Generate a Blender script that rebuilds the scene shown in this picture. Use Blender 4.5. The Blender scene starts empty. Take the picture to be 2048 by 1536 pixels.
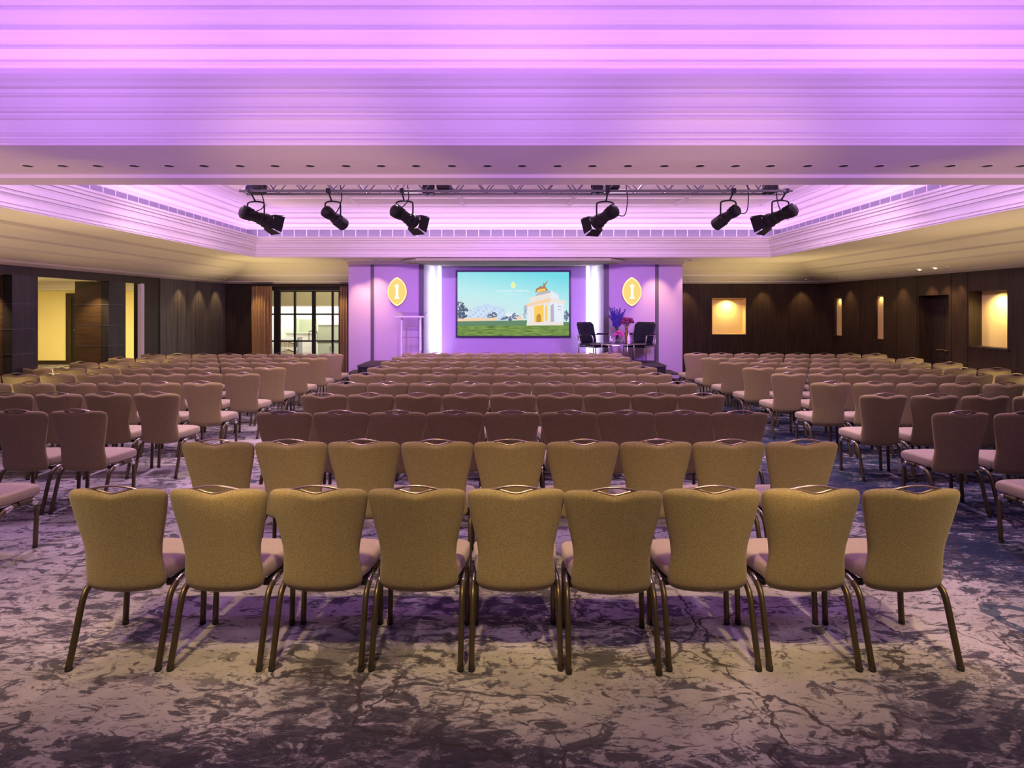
import bpy, bmesh, math, random
from mathutils import Vector, Matrix
random.seed(7)
S = bpy.context.scene
COL = S.collection
R = math.radians
PI = math.pi

# ------------------------------------------------------------------ camera, exposure, world
H = 1.81            # camera height above the carpet
F = 1200.0          # focal length in pixels of the 2048 px frame
CX, CY = 1026.0, 617.0
cd = bpy.data.cameras.new('camera')
cam = bpy.data.objects.new('camera', cd)
COL.objects.link(cam)
cam.location = (0, 0, H)
cam.rotation_euler = (PI/2, 0, 0)
cd.sensor_width = 36.0
cd.lens = F/2048*36.0
cd.shift_x = -(CX-1024)/2048
cd.shift_y = -(768-CY)/2048
cd.clip_start = 0.05
cd.clip_end = 100
S.camera = cam
vs = S.view_settings
vs.view_transform = 'Standard'
vs.look = 'None'
vs.exposure = 0.0
vs.gamma = 1.0
vs.use_curve_mapping = False
w = bpy.data.worlds.new('world')
S.world = w
w.use_nodes = True
w.node_tree.nodes['Background'].inputs[0].default_value = (0.30, 0.22, 0.40, 1)
w.node_tree.nodes['Background'].inputs[1].default_value = 0.02
try:
    S.cycles.use_denoising = True
    S.cycles.sample_clamp_indirect = 4.0
    S.cycles.max_bounces = 8
    S.cycles.diffuse_bounces = 5
except Exception:
    pass

# ------------------------------------------------------------------ dimensions
HS = 1.10           # soffit height above the camera
XL, XR, YB, YF = -7.44, 7.93, 15.5, -4.5     # room walls
CW = 5.55           # half width of both coffers
N0, N1 = -3.2, 4.04           # near coffer
F0, F1 = 5.34, 12.9           # far coffer
HC = 2.15           # coffer ceiling above the camera
ZS, ZC = H+HS, H+HC

PURPLE = (0.60, 0.23, 1.0)
ORCHID = (0.86, 0.50, 1.0)
WARM = (1.0, 0.66, 0.30)

# ------------------------------------------------------------------ lamps
def area(name, loc, sx, sy, power, color, rot=(0, 0, 0), spread=None):
    d = bpy.data.lights.new(name, 'AREA')
    d.shape = 'RECTANGLE'; d.size = sx; d.size_y = sy
    d.energy = power; d.color = color
    if spread: d.spread = spread
    o = bpy.data.objects.new(name, d); COL.objects.link(o)
    o.location = loc; o.rotation_euler = rot
    return o
def spot(name, loc, target, power, color, size=60, blend=0.6, radius=0.04):
    d = bpy.data.lights.new(name, 'SPOT')
    d.energy = power; d.color = color; d.spot_size = R(size); d.spot_blend = blend
    d.shadow_soft_size = radius
    o = bpy.data.objects.new(name, d); COL.objects.link(o)
    o.location = loc
    o.rotation_euler = (Vector(target)-Vector(loc)).to_track_quat('-Z', 'Y').to_euler()
    return o
# cove strips lying in the troughs behind the crown mouldings (they shine up)
zt = H+1.495
def coves(x0, x1, y0, y1, pw, back_col, side_col):
    L = x1-x0; W = y1-y0
    area('cove_strip', ((x0+x1)/2, y1+0.13, zt), L+0.2, 0.06, pw*L, back_col, (PI-0.15, 0, 0))
    area('cove_strip', ((x0+x1)/2, y0-0.13, zt), L+0.2, 0.06, pw*L, side_col, (PI+0.15, 0, 0))
    area('cove_strip', (x0-0.13, (y0+y1)/2, zt), 0.06, W+0.2, pw*W, side_col, (PI, 0.15, 0))
    area('cove_strip', (x1+0.13, (y0+y1)/2, zt), 0.06, W+0.2, pw*W, side_col, (PI, -0.15, 0))
coves(-CW, CW, N0, N1, 2.5, (0.52, 0.23, 1.0), (0.52, 0.20, 1.0))
coves(-CW, CW, F0, F1, 3.3, (0.76, 0.46, 1.0), (0.70, 0.36, 1.0))
# warm downlights over the front row
for x in (-3.3, -2.0, -0.7, 0.7, 2.0, 3.3):
    spot('down_spot', (x, 1.35, ZC-0.03), (x*0.95, 3.62, 0.0), 420, (1.0, 0.71, 0.32), 42, 1.0, 0.05)
# unseen ceiling spots added in both coffers to brighten floor and chairs
for x in (-4.3, -1.5, 1.5, 4.3):
    spot('down_spot', (x, -0.6, ZC-0.03), (x, 1.4, 0), 12, (0.85, 0.72, 0.75), 120, 1.0, 0.10)
    spot('down_spot', (x, 3.2, ZC-0.03), (x, 3.9, 0), 80, (0.46, 0.14, 1.0), 56, 1.0, 0.10)  # purple spot added to tint the shaded carpet under the front row
for y, pw in ((6.2, 300), (8.4, 240), (10.4, 150)):
    for x in (-4.4, -1.6, 1.6, 4.4):
        spot('down_spot', (x, y, ZC-0.03), (x, y+0.1, 0), pw, (0.88, 0.55, 0.90), 130, 1.0, 0.10)
# warm accent downlights over the aisles and the farthest rows
for y in (6.6, 8.4, 10.2, 12.0):
    for s_ in (-1, 1):
        spot('down_spot', (s_*2.6, y, ZC-0.03), (s_*3.5, y+0.4, 0.4), 230, (1.0, 0.76, 0.38), 36, 1.0, 0.05)
for x in (-1.5, 0, 1.5):
    spot('down_spot', (x, 9.6, ZC-0.03), (x, 12.0, 0.8), 60, (1.0, 0.72, 0.26), 34, 1.0, 0.05)
# added floor fill, unseen: brightens moulding and beam, side soffits and far corners
for x in (-4.2, -1.4, 1.4, 4.2):
    spot('floor_fill', (x, -2.2, 0.25), (x, 4.0, 3.36), 1750, (0.62, 0.29, 1.0), 36, 1.0, 0.10)
    spot('floor_fill', (x, 1.1, 0.12), (x, 5.0, 2.86), 300, (1.0, 0.64, 0.26), 32, 1.0, 0.10)
area('floor_fill_strip', (XL+0.40, 9.9, 0.12), 0.10, 8.6, 58, (1.0, 0.72, 0.34), (PI, 0.50, 0), R(80))
area('floor_fill_strip', (XR-0.40, 9.9, 0.12), 0.10, 8.6, 58, (1.0, 0.72, 0.34), (PI, -0.50, 0), R(80))
spot('floor_fill', (-5.4, 13.6, 0.15), (-5.4, 14.1, ZS), 150, (1.0, 0.74, 0.32), 84, 1.0, 0.08)
spot('floor_fill', (5.4, 13.6, 0.15), (5.4, 14.1, ZS), 150, (1.0, 0.74, 0.32), 84, 1.0, 0.08)

# ------------------------------------------------------------------ materials
def node_mat(name):
    m = bpy.data.materials.new(name); m.use_nodes = True
    nt = m.node_tree
    return m, nt, nt.nodes['Principled BSDF']
def mat(name, col, rough=0.6, metal=0.0, spec=0.5, noise=None, bump=None, coat=0.0):
    m, nt, b = node_mat(name)
    b.inputs['Base Color'].default_value = (*col, 1)
    b.inputs['Roughness'].default_value = rough
    b.inputs['Metallic'].default_value = metal
    b.inputs['Specular IOR Level'].default_value = spec
    b.inputs['Coat Weight'].default_value = coat
    if noise or bump:
        tc = nt.nodes.new('ShaderNodeTexCoord')
        n = nt.nodes.new('ShaderNodeTexNoise')
        n.inputs['Scale'].default_value = (noise or bump)[0]
        n.inputs['Detail'].default_value = 4
        nt.links.new(tc.outputs['Object'], n.inputs['Vector'])
        if noise:
            mx = nt.nodes.new('ShaderNodeMix'); mx.data_type = 'RGBA'
            k = noise[1]
            mx.inputs[6].default_value = (*[c*(1-k) for c in col], 1)
            mx.inputs[7].default_value = (*[min(1, c*(1+k)) for c in col], 1)
            nt.links.new(n.outputs['Fac'], mx.inputs[0])
            nt.links.new(mx.outputs[2], b.inputs['Base Color'])
        if bump:
            bp = nt.nodes.new('ShaderNodeBump'); bp.inputs['Strength'].default_value = bump[1]
            bp.inputs['Distance'].default_value = 0.01
            nt.links.new(n.outputs['Fac'], bp.inputs['Height'])
            nt.links.new(bp.outputs[0], b.inputs['Normal'])
    return m
def emit(name, col, strength=1.0):
    m = bpy.data.materials.new(name); m.use_nodes = True
    nt = m.node_tree; nt.nodes.clear()
    o = nt.nodes.new('ShaderNodeOutputMaterial'); e = nt.nodes.new('ShaderNodeEmission')
    e.inputs[0].default_value = (*col, 1); e.inputs[1].default_value = strength
    nt.links.new(e.outputs[0], o.inputs[0])
    return m
def wood(name, a, b_, scale=(14, 14, 0.7), rough=0.42):
    m, nt, b = node_mat(name)
    tc = nt.nodes.new('ShaderNodeTexCoord'); mp = nt.nodes.new('ShaderNodeMapping')
    mp.inputs['Scale'].default_value = scale
    n = nt.nodes.new('ShaderNodeTexNoise'); n.inputs['Scale'].default_value = 2.2
    n.inputs['Detail'].default_value = 7; n.inputs['Distortion'].default_value = 0.35
    cr = nt.nodes.new('ShaderNodeValToRGB')
    cr.color_ramp.elements[0].position = 0.3; cr.color_ramp.elements[0].color = (*a, 1)
    cr.color_ramp.elements[1].position = 0.72; cr.color_ramp.elements[1].color = (*b_, 1)
    L = nt.links.new
    L(tc.outputs['Object'], mp.inputs['Vector']); L(mp.outputs[0], n.inputs['Vector'])
    L(n.outputs['Fac'], cr.inputs[0]); L(cr.outputs[0], b.inputs['Base Color'])
    b.inputs['Roughness'].default_value = rough
    b.inputs['Specular IOR Level'].default_value = 0.35
    return m
def fabric(name, a, b_, sx=(160, 420, 420)):
    m, nt, b = node_mat(name)
    tc = nt.nodes.new('ShaderNodeTexCoord'); mp = nt.nodes.new('ShaderNodeMapping')
    mp.inputs['Scale'].default_value = sx
    n = nt.nodes.new('ShaderNodeTexNoise'); n.inputs['Scale'].default_value = 1.0
    n.inputs['Detail'].default_value = 3; n.inputs['Roughness'].default_value = 0.7
    cr = nt.nodes.new('ShaderNodeValToRGB')
    cr.color_ramp.elements[0].position = 0.32; cr.color_ramp.elements[0].color = (*a, 1)
    cr.color_ramp.elements[1].position = 0.68; cr.color_ramp.elements[1].color = (*b_, 1)
    oi = nt.nodes.new('ShaderNodeObjectInfo')
    mr = nt.nodes.new('ShaderNodeMapRange')
    mr.inputs['To Min'].default_value = 0.92; mr.inputs['To Max'].default_value = 1.08
    mm = nt.nodes.new('ShaderNodeMix'); mm.data_type = 'RGBA'; mm.blend_type = 'MULTIPLY'
    mm.inputs[0].default_value = 1.0
    bp = nt.nodes.new('ShaderNodeBump'); bp.inputs['Strength'].default_value = 0.25
    bp.inputs['Distance'].default_value = 0.003
    L = nt.links.new
    L(tc.outputs['Object'], mp.inputs['Vector']); L(mp.outputs[0], n.inputs['Vector'])
    L(n.outputs['Fac'], cr.inputs[0]); L(oi.outputs['Random'], mr.inputs['Value'])
    L(cr.outputs[0], mm.inputs[6]); L(mr.outputs[0], mm.inputs[7]); L(mm.outputs[2], b.inputs['Base Color'])
    L(n.outputs['Fac'], bp.inputs['Height']); L(bp.outputs[0], b.inputs['Normal'])
    b.inputs['Roughness'].default_value = 0.85
    b.inputs['Specular IOR Level'].default_value = 0.25
    b.inputs['Sheen Weight'].default_value = 0.25
    b.inputs['Sheen Roughness'].default_value = 0.5
    return m
def glass(name, k=0.12, tint=(1, 1, 1)):
    m = bpy.data.materials.new(name); m.use_nodes = True
    nt = m.node_tree; nt.nodes.clear()
    o = nt.nodes.new('ShaderNodeOutputMaterial'); mx = nt.nodes.new('ShaderNodeMixShader')
    t = nt.nodes.new('ShaderNodeBsdfTransparent'); g = nt.nodes.new('ShaderNodeBsdfGlossy')
    t.inputs[0].default_value = (*tint, 1); g.inputs['Roughness'].default_value = 0.05
    mx.inputs[0].default_value = k
    nt.links.new(t.outputs[0], mx.inputs[1]); nt.links.new(g.outputs[0], mx.inputs[2])
    nt.links.new(mx.outputs[0], o.inputs[0])
    return m

def carpet_mat():
    m, nt, b = node_mat('carpet')
    N = nt.nodes.new; L = nt.links.new
    tc = N('ShaderNodeTexCoord')
    def noise(scale, detail=4, dist=0.0, vec=None, rough=0.55, loc=(0, 0, 0), sc=(1, 1, 1), rot=0):
        mp = N('ShaderNodeMapping'); mp.inputs['Location'].default_value = loc
        mp.inputs['Scale'].default_value = sc; mp.inputs['Rotation'].default_value = (0, 0, rot)
        L(vec or tc.outputs['Object'], mp.inputs['Vector'])
        n = N('ShaderNodeTexNoise'); n.inputs['Scale'].default_value = scale
        n.inputs['Detail'].default_value = detail; n.inputs['Distortion'].default_value = dist
        n.inputs['Roughness'].default_value = rough
        L(mp.outputs[0], n.inputs['Vector']); return n.outputs['Fac'], n.outputs['Color']
    def math_(op, a, c, clamp=False):
        x = N('ShaderNodeMath'); x.operation = op; x.use_clamp = clamp
        for i, v in enumerate((a, c)):
            if isinstance(v, (int, float)): x.inputs[i].default_value = v
            else: L(v, x.inputs[i])
        return x.outputs[0]
    def step(v, lo, hi):
        r = N('ShaderNodeMapRange'); r.interpolation_type = 'SMOOTHSTEP'
        r.inputs['From Min'].default_value = lo; r.inputs['From Max'].default_value = hi
        L(v, r.inputs['Value']); return r.outputs[0]
    def mix(f, a, c):
        x = N('ShaderNodeMix'); x.data_type = 'RGBA'
        L(f, x.inputs[0])
        for i, v in ((6, a), (7, c)):
            if isinstance(v, tuple): x.inputs[i].default_value = (*v, 1)
            else: L(v, x.inputs[i])
        return x.outputs[2]
    # woven pattern, in metres on the floor
    big, _ = noise(0.55, 2, 0.3, loc=(3.1, 1.7, 0))
    sep = N('ShaderNodeSeparateXYZ'); L(tc.outputs['Object'], sep.inputs[0])
    gx = step(sep.outputs['X'], 1.2, 4.0)              # the navy side of the carpet design
    gy = step(sep.outputs['Y'], 3.2, 1.6)              # big dark leaves near the front; extra density paints in the dim foreground
    far = step(sep.outputs['Y'], 3.4, 4.6)
    dens = math_('ADD', math_('MULTIPLY', big, 0.55), math_('ADD', math_('MULTIPLY', math_('MULTIPLY', gx, far), 0.15), math_('MULTIPLY', gy, 0.17)))
    base_n, _ = noise(1.4, 5, 0.6)
    base = mix(step(base_n, 0.35, 0.68), (0.30, 0.28, 0.29), (0.45, 0.42, 0.435))
    # leaf and brush flecks
    thr = math_('MULTIPLY', dens, 0.62)
    fl, _ = noise(6.2, 9, 1.1, rough=0.68, sc=(0.75, 1.6, 1), rot=0.4)
    fleck = step(math_('ADD', thr, fl), 0.695, 0.745)
    fl2, _ = noise(21.0, 7, 0.9, rough=0.7, sc=(0.7, 1.7, 1), rot=-0.35, loc=(7, 2, 0))
    fleck2 = step(math_('ADD', thr, fl2), 0.715, 0.78)
    fl3, _ = noise(2.1, 6, 1.6, rough=0.6, loc=(4, 9, 1))
    patch = step(math_('ADD', thr, fl3), 0.765, 0.81)
    navy = mix(gx, (0.050, 0.046, 0.066), (0.014, 0.022, 0.055))
    navy2 = mix(gx, (0.105, 0.092, 0.122), (0.022, 0.036, 0.080))
    c = mix(math_('MULTIPLY', fleck2, 0.80), base, navy2)
    c = mix(math_('MULTIPLY', patch, 0.72), c, navy2)
    c = mix(math_('MULTIPLY', fleck, 0.85), c, navy)
    # branches
    _, wc = noise(1.7, 5, 0.0, loc=(0, 0, 4), rough=0.6)
    av = N('ShaderNodeVectorMath'); av.operation = 'MULTIPLY_ADD'
    av.inputs[1].default_value = (0.8, 0.8, 0.0)
    L(wc, av.inputs[0]); L(tc.outputs['Object'], av.inputs[2])
    vo = N('ShaderNodeTexVoronoi'); vo.feature = 'DISTANCE_TO_EDGE'
    vo.inputs['Scale'].default_value = 1.35; vo.inputs['Randomness'].default_value = 1.0
    L(av.outputs[0], vo.inputs['Vector'])
    vo2 = N('ShaderNodeTexVoronoi'); vo2.feature = 'DISTANCE_TO_EDGE'
    vo2.inputs['Scale'].default_value = 3.6
    L(av.outputs[0], vo2.inputs['Vector'])
    rag, _ = noise(34, 4)
    line = step(math_('ADD', vo.outputs['Distance'], math_('MULTIPLY', rag, 0.030)), 0.032, 0.022)
    line2 = step(math_('ADD', vo2.outputs['Distance'], math_('MULTIPLY', rag, 0.055)), 0.052, 0.038)
    bm_, _ = noise(1.1, 3, loc=(9, 4, 0))
    bmask = step(math_('ADD', bm_, math_('MULTIPLY', step(sep.outputs['X'], -0.8, 1.5), 0.16)), 0.53, 0.60)
    bm2, _ = noise(2.6, 3, loc=(2, 8, 0))
    bmask2 = math_('MULTIPLY', bmask, step(bm2, 0.46, 0.56))
    c = mix(math_('MULTIPLY', math_('MULTIPLY', line, bmask), 0.9), c, (0.055, 0.045, 0.055))
    c = mix(math_('MULTIPLY', math_('MULTIPLY', line2, bmask2), 0.7), c, (0.075, 0.062, 0.075))
    # teal maple leaves on the right
    lf, _ = noise(2.3, 5, 1.4, loc=(1, 5, 2), rough=0.5)
    leaf = math_('MULTIPLY', step(lf, 0.60, 0.615), step(sep.outputs['X'], 2.2, 2.7))
    c = mix(math_('MULTIPLY', leaf, 0.8), c, (0.018, 0.045, 0.085))
    # pile
    pile, _ = noise(240, 2)
    pm = N('ShaderNodeMix'); pm.data_type = 'RGBA'; pm.blend_type = 'MULTIPLY'; pm.inputs[0].default_value = 1
    pr = N('ShaderNodeMapRange'); pr.inputs['To Min'].default_value = 0.78; pr.inputs['To Max'].default_value = 1.2
    L(pile, pr.inputs['Value']); L(c, pm.inputs[6]); L(pr.outputs[0], pm.inputs[7])
    L(pm.outputs[2], b.inputs['Base Color'])
    bp = N('ShaderNodeBump'); bp.inputs['Strength'].default_value = 0.4; bp.inputs['Distance'].default_value = 0.006
    L(pile, bp.inputs['Height']); L(bp.outputs[0], b.inputs['Normal'])
    b.inputs['Roughness'].default_value = 0.95
    b.inputs['Specular IOR Level'].default_value = 0.1
    return m

def grille_mat():
    m, nt, b = node_mat('vent_tile')
    N = nt.nodes.new; L = nt.links.new
    tc = N('ShaderNodeTexCoord'); sep = N('ShaderNodeSeparateXYZ'); L(tc.outputs['Object'], sep.inputs[0])
    ad = N('ShaderNodeMath'); ad.operation = 'ADD'
    L(sep.outputs['X'], ad.inputs[0]); L(sep.outputs['Y'], ad.inputs[1])
    ml = N('ShaderNodeMath'); ml.operation = 'MULTIPLY'; ml.inputs[1].default_value = 3.7
    L(ad.outputs[0], ml.inputs[0])
    fr = N('ShaderNodeMath'); fr.operation = 'FRACT'; L(ml.outputs[0], fr.inputs[0])
    lt = N('ShaderNodeMath'); lt.operation = 'LESS_THAN'; lt.inputs[1].default_value = 0.075
    L(fr.outputs[0], lt.inputs[0])
    mx = N('ShaderNodeMix'); mx.data_type = 'RGBA'
    mx.inputs[6].default_value = (0.20, 0.19, 0.23, 1); mx.inputs[7].default_value = (0.60, 0.56, 0.58, 1)
    L(lt.outputs[0], mx.inputs[0]); L(mx.outputs[2], b.inputs['Base Color'])
    b.inputs['Roughness'].default_value = 0.6
    return m

M = {
 'carpet': carpet_mat(),
 'paint': mat('cream_paint', (0.74, 0.69, 0.63), 0.75, spec=0.2, noise=(1.2, 0.03)),
 'moulding': mat('moulding_paint', (0.80, 0.76, 0.74), 0.6, spec=0.25, noise=(2.0, 0.02)),
 'grille': grille_mat(),
 'walnut': wood('walnut_panel', (0.020, 0.012, 0.008), (0.052, 0.031, 0.019)),
 'walnut_dark': wood('walnut_dark', (0.016, 0.011, 0.009), (0.036, 0.024, 0.018)),
 'slate': wood('slate_panel', (0.05, 0.046, 0.042), (0.12, 0.11, 0.10), (6, 6, 0.5), 0.38),
 'slate_dark': wood('slate_dark', (0.020, 0.018, 0.020), (0.045, 0.042, 0.045), (6, 6, 0.5), 0.38),
 'lamp_dim': emit('lamp_dim', (1.0, 0.78, 0.42), 1.2),
 'pillar': wood('pillar_wood', (0.05, 0.030, 0.016), (0.10, 0.060, 0.032), (1.0, 1.0, 16), 0.4),
 'yellow': mat('foyer_paint', (0.84, 0.72, 0.36), 0.8, spec=0.1, noise=(1.5, 0.05)),
 'niche': mat('niche_paint', (0.86, 0.66, 0.27), 0.8, spec=0.1, noise=(3, 0.03)),
 'stage_wall': mat('stage_wall_fabric', (0.58, 0.42, 0.72), 0.85, spec=0.1, noise=(2.0, 0.03)),
 'reveal': mat('reveal_paint', (0.82, 0.80, 0.86), 0.8, spec=0.1, noise=(2.0, 0.02)),
 'channel': mat('channel_grey', (0.10, 0.085, 0.13), 0.5, noise=(5, 0.05)),
 'black': mat('black_metal', (0.012, 0.010, 0.014), 0.45, noise=(30, 0.2)),
 'black_frame': mat('black_frame', (0.010, 0.008, 0.006), 0.5, noise=(20, 0.2)),
 'stage_top': mat('stage_carpet', (0.070, 0.058, 0.075), 0.9, spec=0.1, noise=(120, 0.3)),
 'skirt': fabric('stage_skirt', (0.008, 0.008, 0.010), (0.02, 0.018, 0.022), (30, 30, 4)),
 'alu': mat('aluminium', (0.27, 0.26, 0.30), 0.45, 0.35, noise=(40, 0.05)),
 'chrome': mat('chrome', (0.80, 0.79, 0.78), 0.16, 1.0, noise=(30, 0.03)),
 'bronze': mat('bronze_leg', (0.135, 0.105, 0.058), 0.38, 0.7, noise=(25, 0.10)),
 'rail': mat('bronze_rail', (0.42, 0.33, 0.30), 0.28, 0.85, noise=(25, 0.08)),
 'fabric': fabric('chair_fabric', (0.18, 0.138, 0.062), (0.49, 0.395, 0.205), (150, 340, 340)),
 'seat': fabric('chair_fabric_lit', (0.30, 0.240, 0.175), (0.52, 0.43, 0.33), (150, 340, 340)),  # same cloth as the backs; purple light from above put into the colour
 'rubber': mat('rubber', (0.03, 0.027, 0.025), 0.8, noise=(20, 0.2)),
 'leather': mat('navy_leather', (0.007, 0.007, 0.020), 0.45, spec=0.3, bump=(60, 0.25)),
 'curtain': fabric('curtain_cloth', (0.22, 0.13, 0.055), (0.36, 0.225, 0.10), (60, 60, 20)),
 'glass': glass('pane_glass', 0.06, (0.96, 0.98, 0.97)),
 'acrylic': glass('clear_acrylic', 0.22, (0.93, 0.90, 0.96)),
 'tableglass': glass('table_glass', 0.30, (0.82, 0.82, 0.86)),
 'white': mat('white_paint', (0.85, 0.84, 0.80), 0.7, spec=0.2, noise=(3, 0.03)),
 'acrylic_post': mat('frosted_post', (0.85, 0.80, 0.92), 0.25, spec=0.6, noise=(6, 0.03)),
 'beige': mat('beige_paint', (0.56, 0.47, 0.28), 0.8, spec=0.1, noise=(2, 0.04)),
 'sage': mat('sage_paint', (0.42, 0.46, 0.36), 0.8, spec=0.1, noise=(3, 0.05)),
 'plate': mat('plate_olive_lit', (0.46, 0.44, 0.34), 0.8, spec=0.1, noise=(2, 0.03)),  # olive cast of the warm lights mixed into the colour
 'lamp': emit('lamp_glow', (1.0, 0.78, 0.42), 14.0),
 'gold': emit('sign_gold', (1.0, 0.72, 0.22), 0.98),
 'gold_rim': emit('sign_rim', (1.0, 0.78, 0.38), 1.35),
 'sign_white': emit('sign_letter', (1.0, 0.95, 0.80), 1.3),
 'brass': mat('brass_edge', (0.55, 0.38, 0.14), 0.3, 0.9, noise=(20, 0.05)),
 'delphinium': mat('delphinium_petals', (0.055, 0.030, 0.36), 0.7, noise=(40, 0.5)),
 'rose': mat('burgundy_petals', (0.26, 0.030, 0.14), 0.7, noise=(40, 0.4)),
 'hydrangea': mat('pink_petals', (0.80, 0.10, 0.42), 0.7, noise=(40, 0.3)),
 'stem': mat('green_stem', (0.05, 0.09, 0.03), 0.7, noise=(20, 0.3)),
 'amber_vase': mat('amber_vase', (0.30, 0.12, 0.05), 0.15, spec=0.7, noise=(12, 0.3)),
 'ink_vase': mat('ink_vase', (0.03, 0.015, 0.09), 0.12, spec=0.7, noise=(12, 0.2)),
 'porcelain': mat('white_label', (0.80, 0.80, 0.84), 0.3, noise=(8, 0.03)),
 'hole': mat('lamp_hole', (0.018, 0.014, 0.012), 0.6, noise=(10, 0.1)),
 'paper': mat('shelf_goods', (0.55, 0.46, 0.32), 0.8, noise=(30, 0.5)),
}

# ------------------------------------------------------------------ mesh helpers
def link(name, bm, mats, parent=None, smooth=False, mw=None):
    me = bpy.data.meshes.new(name)
    bm.normal_update()
    bm.to_mesh(me); bm.free()
    if not isinstance(mats, (list, tuple)): mats = [mats]
    for m in mats: me.materials.append(M[m] if isinstance(m, str) else m)
    if smooth:
        for p in me.polygons: p.use_smooth = True
    o = bpy.data.objects.new(name, me); COL.objects.link(o)
    if parent: o.parent = parent
    return o
def shade_auto(o, ang=40):
    me = o.data
    for p in me.polygons: p.use_smooth = True
    try:
        me.set_sharp_from_angle(angle=R(ang))
    except Exception:
        pass
    return o
def box(bm, x0, x1, y0, y1, z0, z1, mi=0, bev=0.0):
    vs_ = [bm.verts.new(p) for p in ((x0,y0,z0),(x1,y0,z0),(x1,y1,z0),(x0,y1,z0),(x0,y0,z1),(x1,y0,z1),(x1,y1,z1),(x0,y1,z1))]
    fs = [bm.faces.new([vs_[i] for i in q]) for q in ((3,2,1,0),(4,5,6,7),(0,1,5,4),(1,2,6,5),(2,3,7,6),(3,0,4,7))]
    for f in fs: f.material_index = mi
    if bev:
        es = list({e for f in fs for e in f.edges})
        r = bmesh.ops.bevel(bm, geom=es, offset=bev, segments=2, affect='EDGES', profile=0.7)
        for f in r['faces']: f.material_index = mi
    return fs
def quad(bm, a, b, c, d, mi=0):
    f = bm.faces.new([bm.verts.new(p) for p in (a, b, c, d)]); f.material_index = mi; return f
def ring_loft(bm, rings, mi=0, cap=True, closed=False):
    """rings: lists of points, same length, joined in order"""
    vr = [[bm.verts.new(p) for p in r] for r in rings]
    n = len(vr[0])
    k = len(vr)
    for i in range(k if closed else k-1):
        a, b = vr[i], vr[(i+1) % k]
        for j in range(n):
            f = bm.faces.new((a[j], a[(j+1) % n], b[(j+1) % n], b[j])); f.material_index = mi
    if cap and not closed:
        f = bm.faces.new(vr[0][::-1]); f.material_index = mi
        f = bm.faces.new(vr[-1]); f.material_index = mi
    return vr
def tube(bm, pts, r, n=10, mi=0, r2=None, up=None):
    """tube along pts; r may be a list; r2 = second radius for an oval section"""
    P = [Vector(p) for p in pts]
    rings = []
    ref = Vector(up) if up else None
    prev = None
    for i, p in enumerate(P):
        t = (P[min(i+1, len(P)-1)]-P[max(i-1, 0)]).normalized()
        if ref is None:
            if prev is None:
                a = Vector((1, 0, 0)) if abs(t.x) < 0.8 else Vector((0, 1, 0))
            else: a = prev
        else: a = ref
        a = (a-t*a.dot(t)).normalized(); prev = a
        b = t.cross(a)
        ra = r[i] if isinstance(r, (list, tuple)) else r
        rb = ra if r2 is None else (r2[i] if isinstance(r2, (list, tuple)) else r2)
        rings.append([p+a*ra*math.cos(2*PI*k/n)+b*rb*math.sin(2*PI*k/n) for k in range(n)])
    ring_loft(bm, rings, mi)
def lathe(bm, prof, c=(0, 0, 0), n=20, mi=0):
    """prof: (radius, z) list, spun about z through c"""
    rings = [[(c[0]+max(r, 1e-4)*math.cos(2*PI*k/n), c[1]+max(r, 1e-4)*math.sin(2*PI*k/n), c[2]+z) for k in range(n)] for r, z in prof]
    ring_loft(bm, rings, mi)
def smooth_path(pts, n=6):
    """Catmull-Rom through pts"""
    P = [Vector(p) for p in pts]; P = [2*P[0]-P[1]]+P+[2*P[-1]-P[-2]]
    out = []
    for i in range(1, len(P)-2):
        for k in range(n):
            t = k/n
            out.append(0.5*((2*P[i])+(P[i+1]-P[i-1])*t+(2*P[i-1]-5*P[i]+4*P[i+1]-P[i+2])*t*t+(3*P[i]-P[i-1]-3*P[i+1]+P[i+2])*t**3))
    out.append(P[-2]); return out
def empty(name, loc=(0, 0, 0), rz=0):
    o = bpy.data.objects.new(name, None); COL.objects.link(o)
    o.location = loc; o.rotation_euler = (0, 0, rz); o.empty_display_size = 0.1
    return o
def tag(o, label, cat, group=None, kind=None):
    o['label'] = label; o['category'] = cat
    if group: o['group'] = group
    if kind: o['kind'] = kind
    return o
def struct(o, label=None):
    o['kind'] = 'structure'
    if label: o['label'] = label
    return o
BM = bmesh.new
def px(x, d): return (x-CX)*d/F
def pz(y, d): return H-(y-CY)*d/F

# ------------------------------------------------------------------ floor
bm = BM(); quad(bm, (-18, -5, 0), (9, -5, 0), (9, 21, 0), (-18, 21, 0))
struct(link('floor', bm, 'carpet'), 'patterned carpet of grey lilac ground with dark leaves and branches')

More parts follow.
